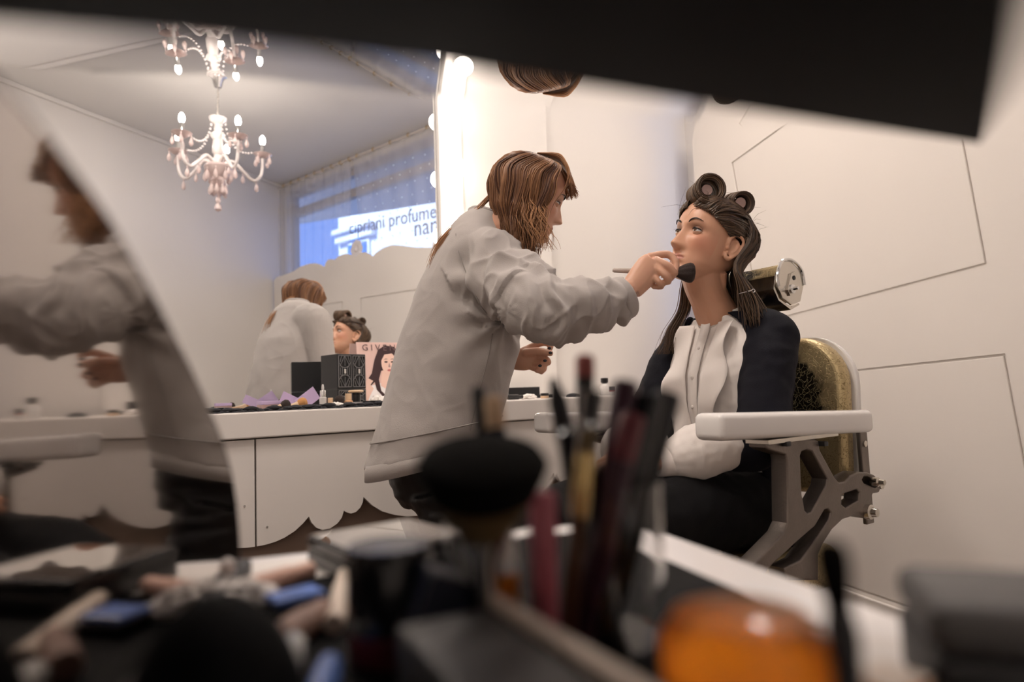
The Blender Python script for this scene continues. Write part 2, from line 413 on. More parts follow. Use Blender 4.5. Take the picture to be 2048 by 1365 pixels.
# ------------------------------------------------------------------ wall mirror with lamp strip
kx = (FM.inverted() @ hit(872, 350, MN * MD, MN)).x
mo = obj('wall_mirror_glass', rbox(-1.42, kx, -0.006, -0.001, CT0 + .004, 2.85), 'mirror', None, FM, smooth=False)
mo.name = 'wall_mirror'
tag(mo, 'large frameless wall mirror above the white vanity counter', 'mirror')
st = empty('lamp_strip', 'white upright lamp strip with round lit bulbs beside the wall mirror', 'lamp', FM)
obj('strip_board', rbox(kx + .002, kx + 0.078, -0.03, -0.001, CT0 + .01, 2.85, 0.004), 'white_enamel', st, smooth=False)
obj('side_trim', rbox(kx + 0.080, kx + 0.125, -0.018, -0.001, CT0 + .01, 2.85, 0.004), 'white_lacquer', st, smooth=False)
for py in (-25, 95, 215, 335, 455, 575, 695):
    p = FM.inverted() @ hit(890, py, FM @ Vector((0, -.07, 0)), MN)
    z = p.z
    if z < 1.05 or z > 2.8: continue
    so = obj('socket', xf(lathe([(0.022, 0), (0.022, 0.016), (0.017, 0.02)], 16), Matrix.Rotation(math.pi / 2, 4, 'X')), 'chrome', st, T(kx + .058, -0.03, z))
    gl = obj('bulb', ball((0, 0, 0), 0.040, 24, 16), 'globe_lit', st, T(kx + .058, -0.088, z))
# ================================================================== vanity counter under the mirror
CT, CB, CF = 0.925, 0.852, -0.49
wt = obj('vanity_worktop', rbox(-1.31, 2.42, CF, -0.008, CB, CT, 0.004), 'white_lacquer', None, FM, smooth=False)
tag(wt, 'long white vanity worktop below the wall mirror', 'worktop')
cabt = empty('vanity_cabinet', 'white vanity cabinet with cloud-scalloped doors over a brown recess', 'cabinet', FM)
obj('body', rbox(-1.30, 2.40, CF + 0.045, -0.008, 0.0, CB - .001), 'brown_laminate', cabt, smooth=False)
def d_loc(px, py):
    p = FM.inverted() @ hit(px, py, FM @ Vector((0, CF + .012, 0)), MN); return (p.x, p.z)
low = [(513, 1094), (530, 1091), (550, 1085), (570, 1076), (590, 1063), (606, 1048), (618, 1034), (623, 1046), (632, 1056), (645, 1061), (660, 1058), (675, 1048), (684, 1036), (688, 1022), (694, 1026),
       (702, 1028), (712, 1025), (721, 1016), (726, 1005), (727, 995), (745, 1012), (765, 1024), (790, 1031), (815, 1034), (840, 1032), (865, 1022), (880, 1008), (886, 996), (895, 1004), (910, 1008), (925, 1002), (935, 988)]
lowp = [d_loc(*q) for q in low]
xg = d_loc(511.5, 1000)[0]
gap = 0.0025
wdt = lowp[-1][0] - xg
ztop = CB - 0.004
def door(pts, hn):
    xs = [p[0] for p in pts]; x0, x1 = min(xs), max(xs)
    pts = sorted(pts)
    poly = [(x0, ztop), ] + pts + [(x1, ztop)]
    d = obj('door', prism(poly, 0.018, 0.0008), 'white_lacquer', cabt, T(0, CF + .012, 0), smooth=False)
    obj('keyhole', xf(lathe([(0.003, 0), (0.003, 0.002)], 10), T(hn, CF + .0125, pts[0][1] + .05) @ Matrix.Rotation(math.pi / 2, 4, 'X')), 'chrome', d, T(0, -CF - .012, 0))
right_door = [(x, z) for x, z in lowp]; right_door[0] = (xg + gap, right_door[0][1])
door(right_door, xg + .03)
left_door = [(2 * xg - x, z) for x, z in right_door]
door(left_door, xg - .03)
sh = wdt * 2
door([(x + wdt + gap * 2 + (lowp[-1][0] - lowp[0][0]) - 2 * (x - xg) + 0, z) for x, z in right_door], xg + 2 * wdt - .03)
door([(x + sh + gap * 2, z) for x, z in right_door if x + sh + gap * 2 < 2.39], xg + sh + .03)
door([(x - sh - gap * 2, z) for x, z in right_door if x - sh - gap * 2 > -1.29], xg - sh + .03)
# ================================================================== chandelier
mat('milk_glass', (0.90, 0.83, 0.82), 0.18, trans=0.15, coat=0.3)
mat('pink_glass', (0.88, 0.73, 0.71), 0.12, trans=0.35, coat=0.3)
CX, CY = 0.436, 0.763
ch = empty('chandelier', 'pale pink glass chandelier with five lit candle bulbs and hanging drops', 'chandelier', T(CX, CY, CEIL))
def zp(py): return -(py - 155) * 0.00325
obj('canopy', lathe([(0.002, zp(179)), (0.022, zp(178)), (0.03, zp(172)), (0.036, zp(162)), (0.052, zp(156)), (0.056, -0.001), (0.05, 0)], 24), 'chrome', ch)
obj('cable', tube([(0, 0, zp(176)), (0.003, 0, zp(200)), (-0.003, 0, zp(222)), (0, 0, zp(246))], 0.004, 8, 14), 'rail', ch)
for k in range(10):
    z = zp(184 + k * 6)
    obj('chain_link', tube([(0.009 * math.cos(a) * (k % 2), 0.009 * math.cos(a) * (1 - k % 2), z + 0.013 * math.sin(a)) for a in [i * math.pi / 5 for i in range(11)]], 0.0022, 5, smooth=False), 'chrome', ch)
obj('stem', lathe([(0.008, zp(243)), (0.056, zp(242)), (0.05, zp(249)), (0.02, zp(256)), (0.026, zp(266)), (0.02, zp(270)), (0.045, zp(276)), (0.046, zp(281)), (0.03, zp(288)),
      (0.034, zp(300)), (0.036, zp(314)), (0.024, zp(320)), (0.028, zp(326)), (0.040, zp(334)), (0.036, zp(345)), (0.02, zp(350))], 18), 'milk_glass', ch)
obj('bowl', lathe([(0.02, zp(342)), (0.075, zp(340)), (0.085, zp(345)), (0.065, zp(358)), (0.04, zp(366)), (0.045, zp(372)), (0.03, zp(380)), (0.012, zp(386)), (0.008, zp(402)), (0.016, zp(408)), (0.016, zp(414)), (0.009, zp(418)), (0.022, zp(424)), (0.022, zp(430)), (0.006, zp(434))], 20), 'pink_glass', ch)
def drop(x, y, z, s=1.0, m='pink_glass', par=None):
    v = lathe([(0.001, 0), (0.004, -0.004), (0.005, -0.012), (0.002, -0.018), (0.009, -0.032), (0.014, -0.052), (0.012, -0.066), (0.004, -0.075)], 10)
    return obj('glass_drop', xf(v, Matrix.Scale(s, 4)), m, par or ch, T(x, y, z))
RA = 0.275
for k in range(5):
    a = math.radians(72 * k + 38); c, s = math.cos(a), math.sin(a); dz = 0.0
    arm = obj('arm', tube([(0.03 * c, 0.03 * s, zp(338)), (0.09 * c, 0.09 * s, zp(328)), (0.15 * c, 0.15 * s, zp(345)), (0.215 * c, 0.215 * s, zp(362)), (0.265 * c, 0.265 * s, zp(348)), (RA * c, RA * s, zp(312))],
              [0.014, 0.012, 0.011, 0.011, 0.010, 0.009], 10, 24), 'milk_glass', ch)
    obj('drip_dish', xf(lathe([(0.008, -0.012), (0.03, -0.008), (0.056, 0.010), (0.060, 0.014), (0.054, 0.014), (0.03, 0.0), (0.008, 0.0)], 18), T(RA * c, RA * s, zp(308))), 'pink_glass', ch)
    obj('candle_sleeve', xf(lathe([(0.014, 0), (0.014, 0.075), (0.012, 0.08)], 14), T(RA * c, RA * s, zp(308))), 'chrome', ch)
    obj('bulb', xf(lathe([(0.010, 0), (0.016, 0.012), (0.0185, 0.026), (0.016, 0.044), (0.009, 0.058), (0.002, 0.064)], 16), T(RA * c, RA * s, zp(308) + .08)), 'candle_lit', ch)
    for q in range(4):
        b = a + math.radians(90 * q + 45)
        drop(RA * c + .052 * math.cos(b), RA * s + .052 * math.sin(b), zp(306), 0.95)
    drop(0.15 * c, 0.15 * s, zp(350), 0.9); drop(0.235 * c, 0.235 * s, zp(362), 1.0)
    # bead string from the stem crown to the dish, and on to the next dish
    nb = 13
    for q in range(nb):
        u = (q + .5) / nb; r = 0.045 + (RA - 0.06 - 0.045) * u ** 1.5
        z = zp(248) + (zp(303) - zp(248)) * (1 - (1 - u) ** 1.7) - 0.05 * math.sin(math.pi * u) * 0.8
        obj('bead', xf(ball((0, 0, 0), (0.008, 0.008, 0.0075), 8, 6), T(r * c, r * s, z)), 'milk_glass', ch)
for k in range(8):
    a = math.radians(45 * k + 10); c, s = math.cos(a), math.sin(a)
    drop(0.078 * c, 0.078 * s, zp(348), 1.1); drop(0.045 * c, 0.045 * s, zp(374), 1.15)
# ================================================================== barber chair
def gold_leather():
    m = bpy.data.materials.new('cracked_gold_leather'); m.use_nodes = True; nt = m.node_tree; b = nt.nodes['Principled BSDF']
    tc = nt.nodes.new('ShaderNodeTexCoord')
    vo = nt.nodes.new('ShaderNodeTexVoronoi'); vo.feature = 'DISTANCE_TO_EDGE'; vo.inputs['Scale'].default_value = 75
    ns = nt.nodes.new('ShaderNodeTexNoise'); ns.inputs['Scale'].default_value = 30; ns.inputs['Detail'].default_value = 3
    mpx = nt.nodes.new('ShaderNodeMix'); mpx.data_type = 'RGBA'; mpx.inputs['Factor'].default_value = 0.06
    nt.links.new(tc.outputs['Object'], mpx.inputs['A']); nt.links.new(ns.outputs['Color'], mpx.inputs['B']); nt.links.new(tc.outputs['Object'], ns.inputs['Vector'])
    nt.links.new(mpx.outputs['Result'], vo.inputs['Vector'])
    r1 = nt.nodes.new('ShaderNodeValToRGB'); r1.color_ramp.elements[0].position = 0.0; r1.color_ramp.elements[1].position = 0.055
    nt.links.new(vo.outputs['Distance'], r1.inputs['Fac'])
    # worn patch: the gilding is rubbed off where sitters lean
    at_ = nt.nodes.new('ShaderNodeAttribute'); at_.attribute_name = 'wear'
    n2 = nt.nodes.new('ShaderNodeTexNoise'); n2.inputs['Scale'].default_value = 40; n2.inputs['Detail'].default_value = 5; nt.links.new(tc.outputs['Object'], n2.inputs['Vector'])
    ma = nt.nodes.new('ShaderNodeMath'); ma.operation = 'ADD'; nt.links.new(at_.outputs['Fac'], ma.inputs[0])
    mb = nt.nodes.new('ShaderNodeMath'); mb.operation = 'MULTIPLY_ADD'; mb.inputs[1].default_value = 0.7; mb.inputs[2].default_value = -0.35; nt.links.new(n2.outputs['Fac'], mb.inputs[0])
    nt.links.new(mb.outputs[0], ma.inputs[1])
    r2 = nt.nodes.new('ShaderNodeValToRGB'); r2.color_ramp.elements[0].position = 0.4; r2.color_ramp.elements[1].position = 0.62; nt.links.new(ma.outputs[0], r2.inputs['Fac'])
    cr = nt.nodes.new('ShaderNodeMix'); cr.data_type = 'RGBA'; cr.inputs['A'].default_value = (0.24, 0.17, 0.07, 1); cr.inputs['B'].default_value = (0.56, 0.44, 0.24, 1)
    nt.links.new(r1.outputs['Color'], cr.inputs['Factor'])
    c2 = nt.nodes.new('ShaderNodeMix'); c2.data_type = 'RGBA'; c2.inputs['A'].default_value = (0.35, 0.28, 0.14, 1); c2.inputs['B'].default_value = (0.025, 0.02, 0.013, 1)
    nt.links.new(r1.outputs['Color'], c2.inputs['Factor'])
    c3 = nt.nodes.new('ShaderNodeMix'); c3.data_type = 'RGBA'; nt.links.new(r2.outputs['Color'], c3.inputs['Factor']); nt.links.new(cr.outputs['Result'], c3.inputs['A']); nt.links.new(c2.outputs['Result'], c3.inputs['B'])
    nt.links.new(c3.outputs['Result'], b.inputs['Base Color']); b.inputs['Metallic'].default_value = 0.65; b.inputs['Roughness'].default_value = 0.38
    bp = nt.nodes.new('ShaderNodeBump'); bp.inputs['Strength'].default_value = 0.35; bp.inputs['Distance'].default_value = 0.002
    nt.links.new(r1.outputs['Color'], bp.inputs['Height']); nt.links.new(bp.outputs['Normal'], b.inputs['Normal'])
    MATS['gold_leather'] = m
gold_leather()
mat('cast_metal', (0.21, 0.18, 0.16), 0.42, metal=0.8, bump=0.25, bscale=160, var=0.2, vscale=25)
mat('nickel', (0.66, 0.62, 0.56), 0.2, metal=1.0, var=0.06, vscale=20)
CFW = Vector((-0.82, -0.57, 0)).normalized(); CLF = Vector((-CFW.y, CFW.x, 0))
CZ = -0.012
PC = Vector((0.466, 1.671, CZ))
FC = frame(PC, CFW, CLF)                  # x forward (sitter), y to the sitter's left (camera side), z up
chair = empty('barber_chair', 'vintage barber chair with cracked gold leather and white enamel armrests', 'chair', FC)
def wear_attr(o, fn):
    a = o.data.attributes.new('wear', 'FLOAT', 'POINT')
    for i, v in enumerate(o.data.vertices): a.data[i].value = fn(v.co)
def c_loc(px, py, y):
    return FC.inverted() @ hit(px, py, FC @ Vector((0, y, 0)), CLF)
# backrest cushion: rounded top panel, slightly reclined
def rounded(w, h0, h1, r, n=8):
    P = [(-w, h0 + .03), (-w + .03, h0), (w - .03, h0), (w, h0 + .03)]
    for i in range(n + 1):
        a = math.pi / 2 * i / n; P.append((w - r + r * math.cos(a), h1 - r + r * math.sin(a)))
    for i in range(n + 1):
        a = math.pi / 2 + math.pi / 2 * i / n; P.append((-w + r + r * math.cos(a), h1 - r + r * math.sin(a)))
    return P
BR = T(-0.275, 0, 0) @ Matrix.Rotation(math.radians(-5), 4, 'Y')
def plate(poly, th, bev, x):
    v, f = curve_shape([poly], th / 2, bev, 4); return [Vector((x + p.z, p.x, p.y)) for p in v], f
cush = lay_mesh(plate(rounded(0.215, 0.67, 1.085, 0.13), 0.05, 0.018, 0.02), 3)
cush = ([p + Vector((0.018 * max(0, 1 - (p.y / .215) ** 2) * max(0, 1 - ((p.z - .88) / .21) ** 2) if p.x > .02 else 0, 0, 0)) for p in cush[0]], cush[1])
bk = obj('backrest', cush, 'gold_leather', chair, BR, angle=50)
wear_attr(bk, lambda c: max(0, 1.3 - 1.15 * (((c.y - 0.06) / .14) ** 2 + ((c.z - .90) / .17) ** 2) ** 0.9))
obj('back_rim', plate(rounded(0.223, 0.665, 1.093, 0.136), 0.018, 0.005, -0.016), 'white_enamel', chair, BR)
for s in (1, -1):
    sp = obj('back_bracket', rbox(-0.36, -0.325, s * 0.235 - .006, s * 0.235 + .006, 0.60, 0.84, 0.003), 'cast_metal', chair, smooth=False)
    obj('screw', xf(lathe([(0.008, 0), (0.008, 0.003), (0.005, 0.005)], 12), T(-0.342, s * .241, 0.80) @ Matrix.Rotation(-s * math.pi / 2, 4, 'X')), 'nickel', sp)
# seat
seat = obj('seat', lay_mesh(rbox(-0.235, 0.27, -0.225, 0.225, 0.465, 0.568, 0.035, 4), 1), 'gold_leather', chair, angle=60)
wear_attr(seat, lambda c: 0.1)
obj('seat_frame', rbox(-0.22, 0.26, -0.21, 0.21, 0.43, 0.466, 0.006), 'white_enamel', chair, smooth=False)
# headrest: padded roll in a nickel cradle with end plates
hz, hx = 1.225, -0.245
HRM = T(hx, 0, hz) @ Matrix.Rotation(math.radians(-25), 4, 'Y')
oct_ = [(0.045, -0.035), (0.058, -0.01), (0.052, 0.03), (0.02, 0.052), (-0.025, 0.05), (-0.05, 0.02), (-0.05, -0.025), (-0.02, -0.05), (0.02, -0.052)]
def along_y(poly, y0, y1, bev):
    v, f = curve_shape([poly], (y1 - y0) / 2, bev, 3); return [Vector((p.x, (y0 + y1) / 2 + p.z, p.y)) for p in v], f
roll = obj('headrest_roll', lay_mesh(along_y([(x * .96, z * .96) for x, z in oct_], -0.128, 0.128, 0.012), 3), 'gold_leather', chair, HRM, angle=60)
wear_attr(roll, lambda c: max(0, 1.1 - 1.2 * (((c.y) / .1) ** 2 + ((c.z - .01) / .045) ** 2) ** 0.8) if c.x > 0 else 0)
for s in (1, -1):
    ep = obj('end_plate', along_y([(x * 1.1, z * 1.1) for x, z in oct_], s * .129 - .004, s * .129 + .004, 0.003), 'nickel', chair, HRM)
    obj('rim', tube([(x * 1.1, s * .135, z * 1.1) for x, z in oct_[:6]], 0.004, 8, 20), 'chrome', ep)
    obj('lug', along_y([(0.014, -0.03), (0.014, 0.02), (0, 0.034), (-0.014, 0.02), (-0.014, -0.03), (0, -0.04)], s * .134 - .003, s * .134 + .004, .001), 'nickel', ep)
    obj('knob', xf(lathe([(0.012, 0), (0.012, 0.006), (0.005, 0.008), (0.004, 0.02), (0.001, 0.021)], 14), T(0, s * .137, -0.02) @ Matrix.Rotation(-s * math.pi / 2, 4, 'X')), 'chrome', ep)
    obj('hole', xf(lathe([(0.006, 0), (0.006, 0.001)], 12), T(0, s * .1385, 0.014) @ Matrix.Rotation(-s * math.pi / 2, 4, 'X')), 'black_matte', ep)
obj('cradle', along_y([(-0.056, -0.03), (-0.028, -0.058), (0.025, -0.06), (0.05, -0.042), (0.056, -0.012), (0.062, -0.012), (0.056, -0.048), (0.028, -0.067), (-0.03, -0.065), (-0.062, -0.033)], -0.127, 0.127, 0.001), 'nickel', chair, HRM)
post = [(-0.02, 1.03), (0.02, 1.03), (0.022, 1.12), (0.006, 1.165), (-0.02, 1.165)]
v, f = curve_shape([[(p[0], p[1]) for p in post]], 0.012, 0.002)
obj('headrest_post', [[Vector((p.x * 1.2, p.z * 2.4, p.y)) for p in v], f], 'cast_metal', chair, T(-0.315, 0, 0))
# arms
SIDE = [(140, 250), (145, 310), (185, 332), (315, 372), (328, 420), (335, 930), (300, 1010), (90, 1225), (-20, 1340), (110, 1385), (215, 1262), (420, 1075), (560, 955), (615, 860), (640, 820), (665, 815), (690, 845), (680, 900), (540, 1100),
        (440, 1235), (300, 1300), (320, 1400), (585, 1400), (585, 1190), (625, 1100), (700, 985), (790, 900), (880, 870), (950, 885), (990, 895), (1022, 865), (1024, 800), (1010, 765), (1040, 690), (1090, 680), (1112, 630), (1095, 570),
        (1050, 535), (1000, 515), (920, 510), (850, 545), (810, 588), (760, 598), (720, 550), (600, 330), (590, 262), (560, 237)]
HOLES = [[(437, 380), (450, 345), (490, 328), (535, 345), (662, 570), (655, 620), (530, 838), (500, 848), (475, 825), (450, 690)], [(780, 710), (800, 690), (905, 655), (932, 680), (925, 740), (815, 805), (780, 775)],
         [(950, 575), (965, 550), (1000, 548), (1080, 592), (1085, 630), (1060, 642), (965, 602)]]
def zl(zx, zy, y=0.27):
    p = c_loc(1480 + zx * .2417, 820 + zy * .2417, y); return (p.x, p.z)
AF = c_loc(1405, 855, 0.27); AB = c_loc(1725, 842, 0.27)
for s in (1, -1):
    loops = [[zl(*q) for q in L] for L in [SIDE] + HOLES]
    v, f = curve_shape(loops, 0.02, 0.004, 2)
    br = obj('arm_bracket', ([Vector((p.x, s * (0.268 + p.z), p.y)) for p in v], f), 'cast_metal', chair, angle=35)
    for (qx, qy, r, h) in ((1040, 590, 0.009, 0.030), (985, 835, 0.014, 0.028)):
        x, z = zl(qx, qy)
        obj('bolt', xf(lathe([(r * 1.25, 0), (r * 1.25, h * .5), (r * .8, h * .6), (r * .7, h), (0.001, h + .003)], 14), T(x, s * .285, z) @ Matrix.Rotation(-s * math.pi / 2, 4, 'X')), 'nickel', br)
    for qx in (300, 610):
        x, z = zl(qx, 275)
        obj('bolt', xf(rbox(-.008, .008, -.03, .03, -.006, .004, .001), T(x, s * .27, z)), 'black_matte', br)
    m_ = (AF + AB) / 2; L = (AF - AB).length / 2 - 0.014; pitch = math.atan2(AF.z - AB.z, AF.x - AB.x)
    ar = obj('armrest', lay_mesh(rbox(-L, L, -0.036, 0.036, -0.027, 0.027, 0.014, 4), 1), 'white_enamel', chair, T(m_.x, s * 0.27, m_.z) @ Matrix.Rotation(-pitch, 4, 'Y'), angle=60)
    x0, z0 = zl(140, 262); x1, z1 = zl(720, 232)
    obj('mount_plate', rbox(min(x0, x1), max(x0, x1), s * .27 - .028, s * .27 + .028, z0 - .006, m_.z - .026, .001), 'nickel', ar, (T(m_.x, s * 0.27, m_.z) @ Matrix.Rotation(-pitch, 4, 'Y')).inverted(), smooth=False)
obj('cross_bar', tube([(-0.315, -0.29, 0.705), (-0.315, 0.29, 0.705)], 0.011, 12), 'nickel', chair)
obj('column', lathe([(0.12, 0.33), (0.10, 0.36), (0.09, 0.43)], 28), 'white_enamel', chair)
obj('base', lathe([(0.30, -CZ), (0.30, .02 - CZ), (0.26, .05 - CZ), (0.12, .09 - CZ), (0.09, .14 - CZ), (0.09, 0.33)], 36), 'white_enamel', chair)
# ================================================================== unseen ceiling fill lamps, added to brighten the room
mat('fill_diffuser', (0.95, 0.93, 0.9), 0.5, emit=(1.0, 0.885, 0.79), estr=34.0)
for i, (x, y, lb) in enumerate(((-0.35, 1.35, 'round white fill lamp added on the ceiling before the vanity'), (1.15, 2.40, 'round white fill lamp added on the ceiling above the barber chair'), (-0.9, 0.5, 'round white fill lamp added on the ceiling behind the table mirror'))):
    l = empty('added_fill_lamp', lb, 'lamp', T(x, y, CEIL))
    obj('rim', lathe([(0.17, -0.001), (0.20, -0.001), (0.20, -0.05), (0.17, -0.055)], 32, cap=False), 'white_enamel', l)
    obj('diffuser', lathe([(0.172, -0.01), (0.172, -0.048), (0.15, -0.06), (0.05, -0.068), (0.002, -0.069)], 32), 'fill_diffuser', l)
# ================================================================== people: shared builders
def skin_mat():
    m = bpy.data.materials.new('skin'); m.use_nodes = True; nt = m.node_tree; b = nt.nodes['Principled BSDF']
    a = nt.nodes.new('ShaderNodeAttribute'); a.attribute_name = 'tint'
    nt.links.new(a.outputs['Color'], b.inputs['Base Color'])
    b.inputs['Roughness'].default_value = 0.42; b.inputs['Subsurface Weight'].default_value = 0.12
    b.inputs['Subsurface Radius'].default_value = (0.010, 0.004, 0.002); b.inputs['Subsurface Scale'].default_value = 0.5
    tc = nt.nodes.new('ShaderNodeTexCoord'); n2 = nt.nodes.new('ShaderNodeTexNoise'); n2.inputs['Scale'].default_value = 700; nt.links.new(tc.outputs['Object'], n2.inputs['Vector'])
    bp = nt.nodes.new('ShaderNodeBump'); bp.inputs['Strength'].default_value = 0.12; bp.inputs['Distance'].default_value = 0.0006
    nt.links.new(n2.outputs['Fac'], bp.inputs['Height']); nt.links.new(bp.outputs['Normal'], b.inputs['Normal'])
    MATS['skin'] = m
skin_mat()
def hair_mat(name, dark, light, scale):
    m = bpy.data.materials.new(name); m.use_nodes = True; nt = m.node_tree; b = nt.nodes['Principled BSDF']
    a = nt.nodes.new('ShaderNodeAttribute'); a.attribute_name = 'shade'
    mx = nt.nodes.new('ShaderNodeMix'); mx.data_type = 'RGBA'; mx.inputs['A'].default_value = (*dark, 1); mx.inputs['B'].default_value = (*light, 1)
    nt.links.new(a.outputs['Fac'], mx.inputs['Factor']); nt.links.new(mx.outputs['Result'], b.inputs['Base Color'])
    b.inputs['Roughness'].default_value = 0.38; b.inputs['Specular IOR Level'].default_value = 0.45
    MATS[name] = m
hair_mat('hair_auburn', (0.080, 0.030, 0.016), (0.50, 0.25, 0.115), 1)
hair_mat('hair_brown', (0.032, 0.018, 0.012), (0.20, 0.12, 0.068), 1)
mat('eye_white', (0.85, 0.82, 0.80), 0.15); mat('iris', (0.10, 0.05, 0.025), 0.1); mat('pupil', (0.005, 0.005, 0.005), 0.08); mat('lash', (0.012, 0.009, 0.008), 0.6)
mat('nail_dark', (0.02, 0.018, 0.03), 0.12, coat=0.5)
HT = [(-.120, .058, .046, .008), (-.117, .074, .030, .022), (-.108, .084, .012, .036), (-.092, .085, -.018, .048), (-.074, .086, -.048, .057), (-.052, .087, -.073, .063), (-.030, .088, -.088, .068),
      (-.005, .0885, -.097, .072), (.015, .093, -.100, .0745), (.040, .094, -.101, .075), (.068, .087, -.097, .071), (.092, .070, -.083, .060), (.108, .046, -.060, .043), (.117, .018, -.032, .022), (.120, .002, -.012, .004)]
def ht(z):
    for k in range(len(HT) - 1):
        if HT[k][0] <= z <= HT[k + 1][0]:
            t = (z - HT[k][0]) / (HT[k + 1][0] - HT[k][0]); return [HT[k][i] + (HT[k + 1][i] - HT[k][i]) * t for i in (1, 2, 3)]
    return list(HT[0][1:]) if z < HT[0][0] else list(HT[-1][1:])
def skull(th, z, off=0.0):
    f, b, w_ = ht(max(-.12, min(.12, z)))
    c = 0.0 if z > -.03 else max(0.0, min((f + b) / 2, (-.03 - z) * .55))
    f += off; b -= off; w_ += off
    cs, sn = math.cos(th), math.sin(th)
    x = c + ((f - c) if cs > 0 else (c - b)) * (abs(cs) ** 0.92) * (1 if cs > 0 else -1)
    return Vector((x, w_ * (abs(sn) ** 0.88) * (1 if sn > 0 else -1), z + (off if z > .11 else 0)))
def gss(d, s): return math.exp(-0.5 * (d / s) ** 2)
def face_disp(y, z):
    d = 0.0; ay = abs(y)
    if -.06 < z < .022:                              # nose
        t = (0.014 - z) / 0.056
        if t > 0: h = 0.003 + 0.024 * min(t, 1) ** 1.15
        else: h = 0.003 * gss(z - .014, .006)
        if z < -.042: h *= max(0, 1 - ((-.042 - z) / .0125) ** 2)
        d += h * gss(ay, 0.0065 + 0.0035 * max(0, min(1, t)))
    d += 0.008 * gss(ay - .0125, .0055) * gss(z + .0455, .0065)
    d -= 0.006 * gss(ay - .0065, .003) * gss(z + .054, .0028)
    d -= 0.0105 * gss(ay - .033, .0135) * gss(z - .001, .0085)
    d -= 0.004 * gss(ay - .014, .006) * gss(z - .004, .010)
    d += 0.0042 * gss(ay - .030, .018) * gss(z - .020, .007)
    d += 0.005 * gss(ay - .045, .014) * gss(z + .026, .014)
    d -= 0.003 * gss(ay - .045, .012) * gss(z + .060, .014)
    wl = 1 if ay < .012 else gss(ay - .012, .008)
    d += 0.0058 * wl * gss(z + .0685, .0042); d += 0.0070 * wl * gss(z + .0795, .0048)
    d -= 0.0052 * (1 if ay < .02 else gss(ay - .02, .003)) * gss(z + .0738, .0016)
    d -= 0.0045 * gss(ay, .016) * gss(z + .0905, .005); d += 0.006 * gss(ay, .016) * gss(z + .106, .010)
    d -= 0.002 * gss(ay, .003) * gss(z + .061, .004)
    return d
def head_part():
    zs = []; z = -.12
    while z < .12:
        zs.append(z); z += 0.0016 if z < .03 else 0.004
    zs.append(.12); n = 150; ths = []
    for i in range(n):
        u = i / n * 2 - 1; ths.append(math.pi * (0.42 * u + 0.58 * u ** 3))
    V, F = [], []
    for z in zs:
        for th in ths:
            p = skull(th, z)
            if abs(th) < 1.6 and z < .06: p.x += face_disp(p.y, z) * min(1, (1.6 - abs(th)) * 4)
            V.append(p)
    for j in range(len(zs) - 1):
        for i in range(n): F.append((j * n + i, j * n + (i + 1) % n, (j + 1) * n + (i + 1) % n, (j + 1) * n + i))
    F.append(tuple(range(n - 1, -1, -1))); F.append(tuple((len(zs) - 1) * n + i for i in range(n)))
    return V, F
def ear_part(s):
    o = Vector((-.008, s * .0725, -.012)); parts = []
    def e(x, z, out): return o + Vector((x, s * out, z))
    parts.append(tube([e(.010, .004, .004), e(.010, .022, .007), e(-.002, .032, .012), e(-.017, .028, .017), e(-.024, .012, .018), e(-.021, -.006, .015), e(-.012, -.020, .010), e(-.002, -.030, .006), e(.007, -.028, .003), e(.008, -.016, .002)],
                      [.004, .004, .0042, .0042, .004, .0038, .0042, .0062, .0055, .004], 10, 36))
    parts.append(tube([e(-.002, .020, .008), e(-.014, .014, .011), e(-.013, -.004, .011), e(-.004, -.015, .007)], [.003, .0042, .004, .003], 8, 14))
    parts.append(xf(ball((0, 0, 0), (.016, .004, .026), 14, 10), T(*e(-.007, .002, .004)) @ Matrix.Rotation(s * -.45, 4, 'Z')))
    parts.append(ball(e(.009, -.004, .004), (.004, .004, .006), 8, 6))
    return join(*parts)
def frame3(c, f, u):
    f = Vector(f).normalized(); u = Vector(u); u = (u - f * u.dot(f)).normalized(); l = u.cross(f)
    return Matrix(((f.x, l.x, u.x, c[0]), (f.y, l.y, u.y, c[1]), (f.z, l.z, u.z, c[2]), (0, 0, 0, 1)))
